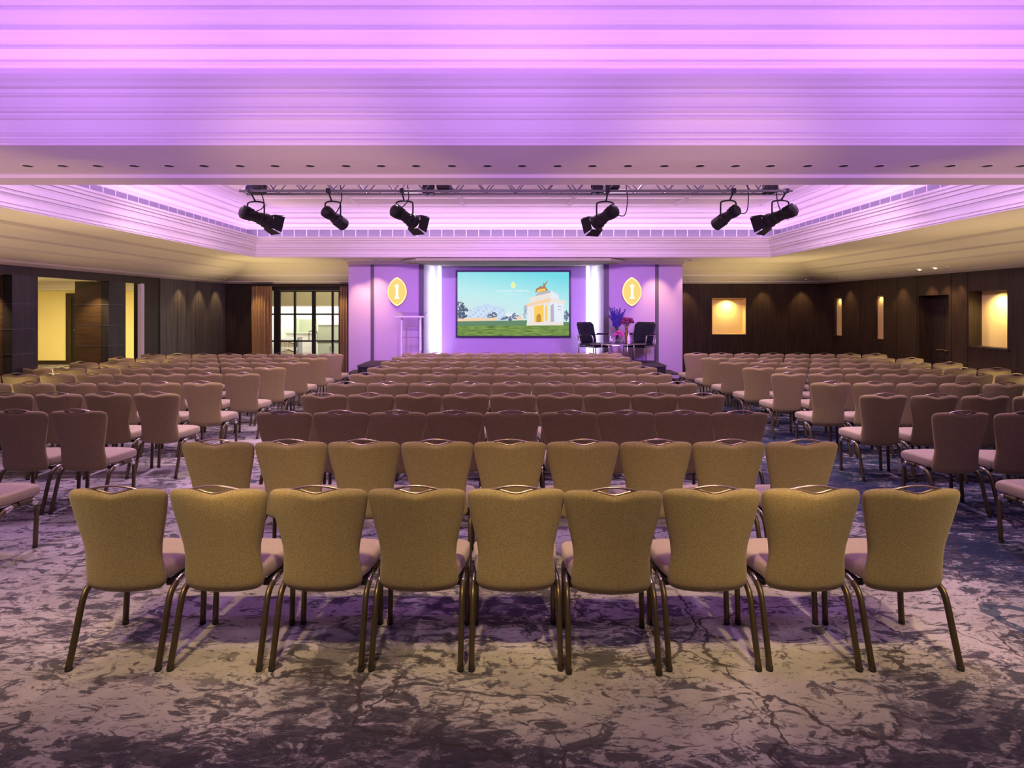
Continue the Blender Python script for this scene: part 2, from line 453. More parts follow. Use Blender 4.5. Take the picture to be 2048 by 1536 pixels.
# ------------------------------------------------------------------ ceilings, soffit, crown mouldings
def coffer_ring(bm, x0, x1, y0, y1, prof, mi=0):
    rings = []
    for out, h in prof:
        rings.append([(x0-out, y0-out, H+h), (x1+out, y0-out, H+h), (x1+out, y1+out, H+h), (x0-out, y1+out, H+h)])
    vr = [[bm.verts.new(p) for p in r] for r in rings]
    for i in range(len(vr)-1):
        for j in range(4):
            f = bm.faces.new((vr[i][(j+1) % 4], vr[i][j], vr[i+1][j], vr[i+1][(j+1) % 4])); f.material_index = mi
FASCIA = [(0,1.10),(0,1.118),(-.014,1.121),(-.014,1.138),(-.002,1.143),(-.002,1.163),(-.018,1.167),(-.018,1.184),(-.004,1.19),
          (-.006,1.22),(-.012,1.25),(-.026,1.279),(-.046,1.285),(-.046,1.302),(-.036,1.307),(-.036,1.328),(-.062,1.333),(-.062,1.362),
          (-.050,1.368),(-.052,1.40),(-.062,1.435),(-.086,1.442),(-.086,1.457),(-.074,1.462),(-.078,1.490),(-.112,1.498),(-.112,1.528),
          (-.104,1.533),(-.130,1.548),(-.130,1.582),(-.01,1.584),(-.01,1.53),(.30,1.53),(.30,1.58)]
FASCIA = [(o_, 1.10+(h_-1.10)*0.893) for o_, h_ in FASCIA]
UPPER = [(.30,1.735),(.262,1.740),(.262,1.772),(.272,1.777),(.266,1.80),(.240,1.835),(.222,1.842),(.222,1.86),(.232,1.865),(.218,1.90),(.182,1.945),
         (.160,1.95),(.160,1.968),(.170,1.973),(.150,2.01),(.105,2.05),(.085,2.054),(.085,2.072),(.093,2.077),(.06,2.10),(.005,2.122),(-.02,2.124),(-.02,2.142),(-.10,2.145),(-.10,2.152)]
for y0, y1, tn in ((N0, N1, 'near'), (F0, F1, 'far')):
    bm = BM(); coffer_ring(bm, -CW, CW, y0, y1, FASCIA)
    struct(link('trim_1' if tn == 'near' else 'trim_2', bm, 'moulding'), 'stepped crown moulding around the %s ceiling coffer' % tn)
    bm = BM(); coffer_ring(bm, -CW, CW, y0, y1, [(.30, 1.52), (.30, 1.735)])
    struct(link('trim_3' if tn == 'near' else 'trim_4', bm, 'grille' if tn == 'far' else 'moulding'), 'band above the cove ledge of the %s coffer' % tn)
    bm = BM(); coffer_ring(bm, -CW, CW, y0, y1, UPPER)
    struct(link('trim_5' if tn == 'near' else 'trim_6', bm, 'moulding'), 'lit upper cove mouldings of the %s coffer' % tn)
    bm = BM(); box(bm, -CW+.05, CW-.05, y0+.05, y1-.05, ZC, ZC+.05)
    struct(link('ceiling', bm, 'paint'), 'flat ceiling of the %s coffer' % tn)
# thin raised border and joints on the far coffer's ceiling
bm = BM()
for x in (-3.2, -1.03, 1.17, 3.35):
    box(bm, x-.035, x+.035, F0+.3, F1-.45, ZC-.018, ZC+.001)
box(bm, -CW+.4, CW-.4, F1-.50, F1-.43, ZC-.02, ZC+.001)
box(bm, -CW+.4, CW-.4, F1-1.25, F1-1.2, ZC-.012, ZC+.001)
for s in (-1, 1): box(bm, s*(CW-.42)-.035, s*(CW-.42)+.035, F0+.3, F1-.45, ZC-.02, ZC+.001)
struct(link('trim_7', bm, 'moulding'), 'thin panel joints on the far ceiling')
# soffit
bm = BM()
IX0, IX1, IY0, IY1 = XL+1.1, XR-1.1, YF+.4, YB-1.1
SH = 0.06
for (a, b, c, d) in ((IX0-.02, -CW-.006, IY0-.02, IY1+.02), (CW+.006, IX1+.02, IY0-.02, IY1+.02), (-CW-.006, CW+.006, IY0-.02, N0-.006), (-CW-.006, CW+.006, F1+.006, IY1+.02)):
    box(bm, a, b, c, d, ZS, ZS+SH)
box(bm, -CW, CW, N1+.006, 4.44, ZS, ZS+SH)
box(bm, -CW, CW, 4.44, 5.06, ZS+.03, ZS+SH)
box(bm, -CW, CW, 5.06, F0-.006, ZS, ZS+SH)
box(bm, -2.1, 2.12, IY1+.02, 15.2, ZS, ZS+SH)
struct(link('ceiling', bm, 'paint'), 'cream soffit and cross beam around the coffers')
# cornice sloping down to the wall tops
CORN = [(1.1,1.10),(1.06,1.062),(.97,1.03),(.80,.955),(.78,.925),(.54,.845),(.515,.815),(.14,.705),(.12,.68),(0,.64)]
bm = BM()
rows_ = [[bm.verts.new(p) for p in ((-3.83, YB-i, H+h), (XL+i, YB-i, H+h), (XL+i, YF+i*.35, H+h), (XR-i, YF+i*.35, H+h), (XR-i, YB-i, H+h), (3.95, YB-i, H+h))] for i, h in CORN]
for a, b in zip(rows_[:-1], rows_[1:]):
    for j in range(5): bm.faces.new((a[j], a[j+1], b[j+1], b[j]))
struct(link('trim_8', bm, 'paint'), 'cream cornice between soffit and walls')
WT = H+.64          # wall top

# ------------------------------------------------------------------ walls
def wall_cells(bm, axis, c0, c1, u0, u1, z0, z1, holes, mi=0):
    us = sorted({u0, u1, *[h[0] for h in holes], *[h[1] for h in holes]})
    zs = sorted({z0, z1, *[h[2] for h in holes], *[h[3] for h in holes]})
    for i in range(len(us)-1):
        for j in range(len(zs)-1):
            um, zm = (us[i]+us[i+1])/2, (zs[j]+zs[j+1])/2
            if any(h[0] < um < h[1] and h[2] < zm < h[3] for h in holes): continue
            if axis == 'x': box(bm, c0, c1, us[i], us[i+1], zs[j], zs[j+1], mi)
            else: box(bm, us[i], us[i+1], c0, c1, zs[j], zs[j+1], mi)
# right wall: two slots, the double-door recess, the lit niche
SLOT1 = (14.47, 14.80, 1.14, 2.08); SLOT2 = (12.84, 13.14, 1.14, 2.10)
DOORR = (10.92, 11.73, 0.0, 2.06); NICHR = (9.62, 10.46, 1.15, 2.12)
bm = BM()
wall_cells(bm, 'x', XR, XR+.30, YF, YB+.2, 0, WT+.05, [SLOT1, SLOT2, DOORR, NICHR])
wl = struct(link('wall_right', bm, 'walnut'), 'dark walnut panelled wall on the right')
bm = BM()
for y in (10.46+.02, 10.86, 11.79, 12.4, 13.7, 15.2):
    box(bm, XR-.006, XR, y-.012, y+.012, 0, WT)
struct(link('trim_9', bm, 'walnut_dark'), 'panel joints on the right wall')
def niche(name, axis, c, depth, h, back, side):
    """lined recess behind a wall opening; c is the wall face"""
    bm = BM(); u0, u1, z0, z1 = h; t = .012; e = c+depth
    def bx(a0, a1, b0, b1, c0, c1, mi):
        if axis == 'x': box(bm, a0, a1, b0, b1, c0, c1, mi)
        else: box(bm, b0, b1, a0, a1, c0, c1, mi)
    bx(e, e+.02, u0-.01, u1+.01, z0-.01, z1+.01, 0)
    bx(c+.004, e, u0-.001, u0+t, z0, z1, 1); bx(c+.004, e, u1-t, u1+.001, z0, z1, 1)
    bx(c+.004, e, u0, u1, z0-.001, z0+t, 1); bx(c+.004, e, u0, u1, z1-t, z1+.001, 1)
    return struct(link(name, bm, [back, side]))
niche('wall_niche', 'x', XR, .235, NICHR, 'niche', 'walnut')['label'] = 'tall lit niche in the right wall'
niche('wall_niche', 'x', XR, .05, SLOT1, 'niche', 'walnut')['label'] = 'narrow slot niche nearest the far corner'
niche('wall_niche', 'x', XR, .05, SLOT2, 'niche', 'walnut')['label'] = 'narrow slot niche beside the double door'
bm = BM()
for h in (NICHR, SLOT1, SLOT2): box(bm, XR-.03, XR+.10, h[0]-.05, h[1]+.03, h[2]-.025, h[2]-.002)
struct(link('trim_10', bm, 'walnut_dark'), 'sills below the wall niches')
# double door in the recess
dr = struct(empty('door_1', (XR+.22, 11.325, 0)), 'dark walnut double door set back in the right wall')
for s in (-1, 1):
    bm = BM(); box(bm, 0, .05, min(s*.004, s*.40), max(s*.004, s*.40), 0.01, 1.86, bev=.004)
    for za, zb in ((.15, .85), (1.0, 1.75)):
        box(bm, -.006, .001, min(s*.07, s*.34), max(s*.07, s*.34), za, zb)
    lf = link('door_leaf', bm, 'walnut_dark', dr)
    bm = BM(); tube(bm, [(-.002, s*.06, 1.02), (-.05, s*.06, 1.02), (-.055, s*.075, 1.02), (-.055, s*.16, 1.02)], .010, 8)
    lathe(bm, [(.0, 0), (.028, 0), (.028, .012), (0, .012)], (0, s*.06, 1.02), 14)
    hd = link('door_handle', bm, 'brass', lf)
bm = BM(); box(bm, 0, .06, -.40, .40, 1.865, 2.058)
link('transom', bm, 'walnut_dark', dr)
# far wall, right of the stage
NICHB = (5.14, 6.02, 1.14, 2.08)
bm = BM(); wall_cells(bm, 'y', YB, YB+.25, 3.3, XR, 0, WT+.05, [NICHB])
struct(link('wall_back', bm, 'walnut'), 'dark walnut wall to the right of the stage')
niche('wall_niche', 'y', YB, .20, NICHB, 'niche', 'niche')['label'] = 'glowing square niche in the far wall'
# far wall, left of the stage: a strip of panel, then the glazed doors
DX0, DX1, DZ = -6.30, -4.42, 2.36
bm = BM(); wall_cells(bm, 'y', YB, YB+.20, XL, -3.3, 0, WT+.05, [(DX0, DX1, 0, DZ)])
struct(link('wall_back', bm, 'walnut_dark'), 'dark wall around the glazed doors')
# left wall: slate panel, dark reveal, header, pillars; solid near part beyond the frame
bm = BM(); box(bm, XL-.22, XL, 12.66, YB, 0, WT+.05)
for y in (13.3, 14.2, 15.1): box(bm, XL, XL+.004, y-.006, y+.006, 0, WT, 0)
struct(link('wall_left', bm, 'slate'), 'slate grey wall panel lit by downlights')
bm = BM(); box(bm, XL-.22, XL-.02, 12.12, 12.66, 0, WT+.05)
struct(link('wall_left', bm, 'walnut_dark'), 'dark recessed strip beside the slate panel')
bm = BM(); box(bm, XL-.20, XL-.01, YF, 7.6, 0, WT+.05)
struct(link('wall_left', bm, 'walnut'), 'walnut wall beside the camera')
bm = BM(); box(bm, XL-.14, XL, 7.6, 12.12, H+.50, WT+.05)
struct(link('trim_11', bm, 'walnut_dark'), 'dark header above the foyer openings')
bm = BM(); box(bm, XL-.08, XL-.005, 12.02, 12.12, 0, H+.50, bev=.004)
struct(link('trim_12', bm, 'moulding'), 'cream door jamb beside the slate wall')
for y, n in ((8.91, 'nearer'), (11.04, 'farther')):
    bm = BM()
    box(bm, XL-.62, XL-.14, y, y+.49, 0, H+.50, 0)
    box(bm, XL-.14, XL, y+.004, y+.486, 0, H+.50, 1)
    for z in (.36, .74, 1.12, 1.50, 1.88):
        box(bm, XL-.622, XL+.002, y-.003, y+.493, z-.004, z+.004, 2)
    struct(link('wall_pillar', bm, ['pillar', 'slate_dark', 'channel']), '%s square pillar with brown face and slate side' % n)
# wall behind the camera
bm = BM(); box(bm, XL, XR, YF-.2, YF, 0, WT+.05)
struct(link('wall_front', bm, 'walnut'))
# foyer beyond the left openings
FY = 19.4
bm = BM()
box(bm, -18, -7.70, FY, FY+.1, .13, H+.86)
struct(link('wall_foyer', bm, 'yellow'), 'yellow end wall of the foyer')
bm = BM(); box(bm, -18, -7.7, FY-.02, FY, 0, .13)
struct(link('baseboard_foyer', bm, 'walnut_dark'))
bm = BM(); box(bm, -18.1, -18, 6, FY, 0, H+.86)
struct(link('wall_foyer', bm, 'yellow'))
bm = BM(); box(bm, -18, XL-.14, 6, FY, H+.86, H+.92)
box(bm, -18, -7.7, FY-.35, FY, H+.66, H+.86); box(bm, -18, -7.7, FY-.22, FY, H+.58, H+.66)
box(bm, -7.72, -7.66, 12.66, FY, 0, H+.86)
struct(link('ceiling', bm, 'paint'), 'foyer ceiling and cornice')
bm = BM()
box(bm, -14.42, -14.24, FY-.06, FY, 0, H+.49); box(bm, -14.24, -13.1, FY-.06, FY, H+.32, H+.49); box(bm, -13.28, -13.1, FY-.06, FY, 0, H+.32)
d2 = struct(empty('door_2'), 'dark doorway in the yellow foyer wall')
link('door_frame', bm, 'walnut', d2)
bm = BM(); box(bm, -14.24, -13.28, FY-.03, FY, 0, H+.32)
lf = link('door_leaf', bm, 'black_frame', d2)
bm = BM(); tube(bm, [(-14.12, FY-.03, 1.12), (-14.12, FY-.10, 1.12), (-14.0, FY-.10, 1.12)], .016, 8)
link('door_handle', bm, 'chrome', lf)
area('foyer_lamp', (-12.5, 15.2, H+.80), 5.0, 4.0, 520, (1.0, 0.79, 0.36))
area('foyer_lamp', (-9.6, 10.0, H+.80), 1.6, 3.0, 60, (1.0, 0.74, 0.30))

# ------------------------------------------------------------------ glazed double doors and the bright room beyond
gd = struct(empty('door_3', (0, YB+.10, 0)), 'black framed glazed double doors with bright room beyond')
yd = 0
def X15(p): return px(p, YB+.1)
bm = BM()
box(bm, DX0, DX1, -.05, .05, DZ-.085, DZ, 0)
box(bm, X15(549), X15(557.5), -.05, .05, 0, DZ-.085, 0)
box(bm, DX1-.03, DX1, -.05, .05, 0, DZ-.085, 0)
box(bm, DX0, X15(549), -.03, .03, pz(628.5, YB)-.02, pz(628.5, YB)+.02); box(bm, DX0, X15(549), -.03, .03, pz(682.5, YB)-.02, pz(682.5, YB)+.02)
link('door_frame', bm, 'black_frame', gd)
bm = BM(); box(bm, DX0, X15(549), -.004, .004, 0, DZ-.085)
link('side_pane', bm, 'glass', gd)
for (a, m0, m1, b, hx, s) in ((557.8, 588, 592, 627.9, 624, -1), (628.2, 663.5, 667.5, 681.2, 632, 1)):
    xa, xb = X15(a), min(X15(b), DX1-.032)
    bm = BM()
    box(bm, xa, xa+.045, -.03, .03, .01, DZ-.09); box(bm, xb-.045, xb, -.03, .03, .01, DZ-.09)
    box(bm, xa, xb, -.03, .03, DZ-.12, DZ-.09); box(bm, xa, xb, -.03, .03, .01, .20)
    box(bm, X15(m0), X15(m1), -.025, .025, .2, DZ-.12)
    for yy in (628.5, 682.5): box(bm, xa, xb, -.025, .025, pz(yy, YB)-.02, pz(yy, YB)+.02)
    lf = link('door_leaf', bm, 'black_frame', gd)
    bm = BM(); box(bm, xa+.03, xb-.03, -.004, .004, .15, DZ-.10)
    link('glass_pane', bm, 'glass', lf)
    bm = BM(); hxx = X15(hx)
    tube(bm, smooth_path([(hxx, -.03, .98), (hxx+s*.05, -.07, .99), (hxx+s*.055, -.07, 1.1), (hxx+s*.05, -.07, 1.21), (hxx, -.03, 1.22)], 4), .011, 8)
    link('door_handle', bm, 'alu', lf)
# room beyond
bm = BM()
box(bm, -9, -2.6, 20.3, 20.4, 0, 3.2)
struct(link('wall_beyond', bm, 'white'), 'white wall of the room beyond the glazed doors')
bm = BM(); box(bm, -7.64, -7.56, YB+.22, 20.3, 0, 3.0); box(bm, -2.7, -2.6, YB+.3, 20.3, 0, 3.0)
struct(link('wall_beyond', bm, 'white'))
bm = BM(); box(bm, -7.6, -2.6, YB+.22, 20.3, 2.95, 3.0)
box(bm, -7.56, -2.7, 17.6, 17.8, H+.08, 2.95)
struct(link('ceiling', bm, 'beige'), 'beige ceiling and downstand beyond the glazed doors')
bm = BM(); box(bm, -7.56, -2.7, 17.58, 17.82, H+.055, H+.08)
struct(link('trim_13', bm, 'white'))
area('room_lamp', (-5.2, 18.9, 2.85), 3.5, 1.6, 230, (1.0, 0.95, 0.82))
area('room_lamp', (-5.2, 16.6, 2.90), 3.0, 1.0, 45, (1.0, 0.90, 0.70))
# furniture seen through the panes
cb = tag(empty('sideboard', (px(664, 19.2), 19.2, 0)), 'pale sage cabinet seen through the right glass door leaf', 'cabinet')
bm = BM(); box(bm, -.45, .45, 0, .45, .06, 1.28, bev=.01); link('body', bm, 'sage', cb)
bm = BM(); box(bm, -.47, .47, -.02, .47, 1.28, 1.31); link('top', bm, 'white', cb)
for s in (-1, 1):
    bm = BM(); box(bm, min(s*.01, s*.43), max(s*.01, s*.43), -.02, 0, .10, .70); dd = link('door', bm, 'sage', cb)
    bm = BM(); box(bm, s*.05-.01, s*.05+.01, -.035, -.02, .45, .60); link('door_pull', bm, 'chrome', dd)
bm = BM(); box(bm, -.47, .47, -.01, .45, .70, .73); link('ledge', bm, 'black_frame', cb)
sh = tag(empty('shelf_rack', (px(574, 18.6), 18.6, 0)), 'low rack of stacked goods behind left glass door leaf', 'rack')
bm = BM()
for z in (.05, .32, .58, .86): box(bm, -.34, .34, 0, .35, z, z+.025)
link('shelf', bm, 'white', sh)
bm = BM()
for s in (-1, 1): box(bm, s*.34-.015, s*.34+.015, 0, .35, 0, .92)
link('upright', bm, 'alu', sh)
for z, n in ((.075, 9), (.345, 10), (.605, 8)):
    bm = BM()
    x = -.31
    while x < .25:
        wd = random.uniform(.04, .10); hh = random.uniform(.10, .20)
        box(bm, x, x+wd-.008, .04, .30, z, z+hh); x += wd
    o = link('goods', bm, 'paper', sh); o['kind'] = 'stuff'
ct = tag(empty('counter', (px(607, 19.4), 19.4, 0)), 'white counter beyond the glass doors, left of the sage cabinet', 'counter')
bm = BM(); box(bm, -.55, .30, 0, .5, 0, .98, bev=.01); link('body', bm, 'white', ct)
bm = BM(); box(bm, -.58, .33, -.03, .52, .98, 1.02); link('worktop', bm, 'sage', ct)
bm = BM(); box(bm, -.30, -.27, .15, .45, 1.02, 1.50); box(bm, -.30, .30, .42, .45, 1.02, 1.45); link('screen_panel', bm, 'sage', ct)

# curtains
def curtain(name, x0, x1, y, z1, label, folds):
    n = folds*10
    bm = BM(); rows = []
    for z in (0.02, .6, 1.2, 1.8, z1):
        row = []
        for i in range(n+1):
            t = i/n; x = x0+(x1-x0)*t
            a = .035+.012*math.sin(i*.37+z)
            row.append((x+.006*math.sin(z*3+i), y+a*math.sin(t*folds*2*PI)+.006*math.sin(z*2+i*.2), z))
        rows.append(row)
    vf = [[bm.verts.new(p) for p in r] for r in rows]
    vb = [[bm.verts.new((p[0], p[1]+.012, p[2])) for p in r] for r in rows]
    for i in range(len(rows)-1):
        for j in range(n):
            bm.faces.new((vf[i][j], vf[i][j+1], vf[i+1][j+1], vf[i+1][j])); bm.faces.new((vb[i][j+1], vb[i][j], vb[i+1][j], vb[i+1][j+1]))
    for i in range(len(rows)-1):
        bm.faces.new((vb[i][0], vf[i][0], vf[i+1][0], vb[i+1][0])); bm.faces.new((vf[i][n], vb[i][n], vb[i+1][n], vf[i+1][n]))
    r = tag(empty(name), label, 'curtain', 'curtains at the glazed doors')
    link('drape', bm, 'curtain', r, smooth=True)
    bm = BM(); box(bm, x0-.02, x1+.02, y-.03, y+.05, z1, z1+.03); link('track', bm, 'walnut_dark', r)
curtain('curtain', px(503, 15.35), px(543, 15.35), 15.36, 2.38, 'wide golden brown curtain left of the glazed doors', 7)
curtain('curtain', px(679, 15.35), px(695, 15.35), 15.36, 2.38, 'narrow golden brown curtain between glazed doors and stage wall', 3)

# ------------------------------------------------------------------ stage wall
SX0, SX1, SY = -3.84, 3.955, 14.0
bm = BM()
box(bm, SX0, -2.08, SY, YB, 0, ZS, 0)
box(bm, 2.10, SX1, SY, YB, 0, ZS, 0)
box(bm, -2.08, 2.10, 15.05, YB, 0, ZS, 0)
struct(link('wall_stage', bm, 'stage_wall'), 'violet stage wall with two wings and recessed centre')
bm = BM()
quad(bm, (-2.08, SY, 0), (-1.82, 15.048, 0), (-1.82, 15.048, ZS), (-2.08, SY, ZS))
quad(bm, (-2.079, SY+.002, 0), (-2.079, SY+.002, ZS), (-2.078, 15.047, ZS), (-2.078, 15.047, 0))
quad(bm, (1.86, 15.048, 0), (2.10, SY, 0), (2.10, SY, ZS), (1.86, 15.048, ZS))
struct(link('trim_14', bm, 'reveal'), 'white splayed reveals either side of the screen recess')
bm = BM()
for a, b in ((-3.315, -3.245), (-2.195, -2.085), (2.12, 2.235), (3.315, 3.395)):
    box(bm, a, b, SY-.025, SY, .55, ZS-.02)
struct(link('trim_15', bm, 'channel'), 'dark vertical channels on the stage wall')
bm = BM(); box(bm, SX0-.02, SX1+.02, SY-.06, SY-.001, ZS-.075, ZS)
struct(link('trim_16', bm, 'paint'), 'cream trim above the stage wall')
# hanging ceiling plate above the screen
bm = BM()
hexa = [(-2.02, 14.55), (-2.06, 13.9), (-2.50, 13.45), (-2.1, 12.96), (2.12, 12.96), (2.52, 13.45), (2.08, 13.9), (2.04, 14.55)]
ring_loft(bm, [[(x, y, H+1.035) for x, y in hexa], [(x, y, ZS-.012) for x, y in hexa]])
pl = struct(link('ceiling_plate', bm, 'plate'), 'long olive-lit ceiling plate with angled ends above the screen')

# ------------------------------------------------------------------ projection screen
scx0, scx1 = px(911.5, 15.0), px(1141.5, 15.0); scz0, scz1 = pz(675, 15.0), pz(540.5, 15.0)
SWc = (scx0+scx1)/2
sc = tag(empty('projection_screen', (SWc, 15.0, (scz0+scz1)/2)), 'large lit screen showing a stone arch, lawn and blue sky', 'screen')
hw, hh = (scx1-scx0)/2, (scz1-scz0)/2
bm = BM()
fw = .045
box(bm, -hw, hw, -.02, .048, hh-fw, hh); box(bm, -hw, hw, -.02, .048, -hh, -hh+fw)
box(bm, -hw, -hw+fw, -.02, .048, -hh+fw, hh-fw); box(bm, hw-fw, hw, -.02, .048, -hh+fw, hh-fw)
link('screen_frame', bm, mat('screen_frame', (0.012, 0.012, 0.04), 0.4), sc)
def sky_mat():
    m = bpy.data.materials.new('picture_sky'); m.use_nodes = True
    nt = m.node_tree; nt.nodes.clear(); N = nt.nodes.new; L = nt.links.new
    o = N('ShaderNodeOutputMaterial'); e = N('ShaderNodeEmission'); tc = N('ShaderNodeTexCoord')
    sp = N('ShaderNodeSeparateXYZ'); cr = N('ShaderNodeValToRGB'); mr = N('ShaderNodeMapRange')
    mr.inputs['From Min'].default_value = -.45; mr.inputs['From Max'].default_value = .85
    mx = N('ShaderNodeMath'); mx.operation = 'MULTIPLY_ADD'; mx.inputs[1].default_value = 0.16
    el = cr.color_ramp.elements
    el[0].position = 0; el[0].color = (0.72, 0.86, 0.88, 1); el[1].position = 1; el[1].color = (0.20, 0.76, 0.86, 1)
    k = el.new(.45); k.color = (0.56, 0.90, 0.93, 1)
    L(tc.outputs['Object'], sp.inputs[0]); L(sp.outputs['X'], mx.inputs[0]); L(sp.outputs['Z'], mx.inputs[2])
    L(mx.outputs[0], mr.inputs['Value']); L(mr.outputs[0], cr.inputs[0]); L(cr.outputs[0], e.inputs[0])
    e.inputs[1].default_value = .95
    L(e.outputs[0], o.inputs[0]); return m
def grass_mat():
    m = bpy.data.materials.new('picture_lawn'); m.use_nodes = True
    nt = m.node_tree; nt.nodes.clear(); N = nt.nodes.new; L = nt.links.new
    o = N('ShaderNodeOutputMaterial'); e = N('ShaderNodeEmission'); tc = N('ShaderNodeTexCoord')
    mp = N('ShaderNodeMapping'); mp.inputs['Scale'].default_value = (1.5, 1, 9); n = N('ShaderNodeTexNoise'); n.inputs['Scale'].default_value = 3
    cr = N('ShaderNodeValToRGB'); el = cr.color_ramp.elements
    el[0].position = .3; el[0].color = (0.10, 0.16, 0.05, 1); el[1].position = .7; el[1].color = (0.26, 0.42, 0.10, 1)
    L(tc.outputs['Object'], mp.inputs['Vector']); L(mp.outputs[0], n.inputs['Vector']); L(n.outputs['Fac'], cr.inputs[0])
    L(cr.outputs[0], e.inputs[0]); L(e.outputs[0], o.inputs[0]); return m
PM = [sky_mat(), grass_mat(), emit('pic_tree', (0.10, 0.13, 0.22)), emit('pic_block', (0.56, 0.72, 0.92)), emit('pic_stone', (0.86, 0.78, 0.74)),
      emit('pic_gold', (1.0, 0.62, 0.12)), emit('pic_bronze', (0.42, 0.24, 0.14)), emit('pic_shadow', (0.50, 0.46, 0.58)), emit('pic_yellow', (0.86, 0.93, 0.42)),
      emit('pic_hedge', (0.14, 0.26, 0.16)), emit('pic_warm', (0.95, 0.66, 0.42)), emit('pic_pale', (0.80, 0.86, 0.95)), emit('pic_door', (0.55, 0.30, 0.05)), emit('pic_leaf', (0.20, 0.24, 0.34))]
bm = BM()
# picture frame coordinates: u 0..1780 (107..1885), v 0..1020 (98..1118) as seen on the screen face
PW, PH = (hw-fw)*2, (hh-fw)*2
def uv(u, v): return (-(PW/2)+(u-107)/1778*PW, (PH/2)-(v-98)/1020*PH)
layer = [0]
def poly(pts, mi, close=True):
    layer[0] += 1
    y = -.00006*layer[0]
    P = [uv(*p) for p in pts]
    f = bm.faces.new([bm.verts.new((x, y, z)) for x, z in P]); f.material_index = mi
    if f.calc_center_median() and (f.normal_update() or f.normal.y > 0): f.normal_flip()
def blob(u, v, ru, rv, mi, n=18, jag=.2):
    poly([(min(1884, max(108, u+ru*(1+jag*random.uniform(-1, 1))*math.cos(2*PI*k/n))), v+rv*(1+jag*random.uniform(-1, 1))*math.sin(2*PI*k/n)) for k in range(n)], mi)
poly([(107, 98), (1885, 98), (1885, 1118), (107, 1118)], 0)
# far city block and its windows
poly([(270, 880), (275, 720), (340, 690), (420, 650), (520, 625), (560, 600), (690, 640), (760, 650), (870, 690), (875, 880)], 3)
for i in range(13):
    for j in range(5):
        u = 300+i*43; v = 700+j*34-(20 if 4 < i < 10 else 0)
        poly([(u, v), (u+16, v), (u+16, v+20), (u, v+20)], 11 if (i+j) % 3 else 7)
poly([(875, 880), (875, 760), (960, 745), (1040, 760), (1080, 790), (1080, 880)], 11)
def tree(u, v, ru, rv, mi, n=26):
    for k in range(n):
        a = random.uniform(0, 2*PI); q_ = random.uniform(0, 1)**.6
        blob(u+ru*q_*math.cos(a), v+rv*q_*math.sin(a), ru*.26, rv*.24, mi if random.random() < .7 else 13, 9, .35)
for u, v, a, b in ((150, 660, 60, 80), (195, 740, 75, 100), (150, 810, 50, 60)): tree(u, v, a, b, 2)
for u, v, a, b in ((650, 790, 75, 60), (860, 835, 60, 32), (940, 840, 70, 42), (1010, 790, 35, 35), (1060, 830, 45, 35)): tree(u, v, a, b, 2, 20)
for u, v, a, b in ((1195, 690, 30, 60), (1185, 790, 28, 70)): tree(u, v, a, b, 7, 16)
tree(1845, 800, 40, 80, 2); blob(1090, 845, 45, 38, 10)
poly([(107, 850), (200, 845), (330, 835), (560, 830), (570, 890), (107, 895)], 10)
poly([(590, 830), (740, 830), (740, 885), (590, 885)], 10)
poly([(107, 888), (1220, 870), (1885, 900), (1885, 960), (107, 960)], 9)
poly([(107, 958), (1885, 950), (1885, 1118), (107, 1118)], 1)
# plain triumphal arch
poly([(1215, 950), (1220, 640), (1590, 570), (1590, 950)], 4)
poly([(1590, 950), (1590, 570), (1800, 610), (1790, 940)], 11)
poly([(1590, 640), (1640, 600), (1650, 900), (1590, 900)], 7)
poly([(1195, 612), (1590, 510), (1590, 575), (1215, 650)], 10)
poly([(1590, 510), (1835, 560), (1800, 615), (1590, 575)], 4)
poly([(1255, 590), (1270, 505), (1590, 425), (1590, 515)], 4)
poly([(1590, 425), (1720, 470), (1725, 535), (1590, 515)], 11)
poly([(1345, 485), (1380, 440), (1590, 395), (1590, 428)], 7)
poly([(1590, 395), (1730, 465), (1590, 430)], 11)
poly([(1320, 950), (1322, 650), (1480, 620), (1480, 950)], 5)
poly([(1365, 950), (1365, 810), (1385, 775), (1405, 765), (1425, 775), (1440, 810), (1440, 950)], 12)
for u in (1240, 1300, 1490, 1560): poly([(u, 900), (u, 660-(u-1240)*.13), (u+28, 655-(u-1240)*.13), (u+28, 900)], 11)
poly([(1500, 880), (1505, 640), (1535, 635), (1540, 880)], 5)
for v in (640, 690): poly([(1705, v), (1760, v+8), (1760, v+22), (1705, v+14)], 7)
poly([(1210, 905), (1590, 895), (1795, 895), (1795, 950), (1210, 955)], 4)
# bronze group on top: horses and a winged rider
poly([(1345, 425), (1365, 360), (1400, 345), (1430, 320), (1470, 330), (1475, 260), (1490, 290), (1550, 225), (1530, 280), (1505, 305), (1515, 345), (1550, 385), (1530, 405), (1450, 420)], 6)
poly([(1365, 420), (1385, 385), (1440, 370), (1500, 360), (1520, 395), (1450, 412)], 5)
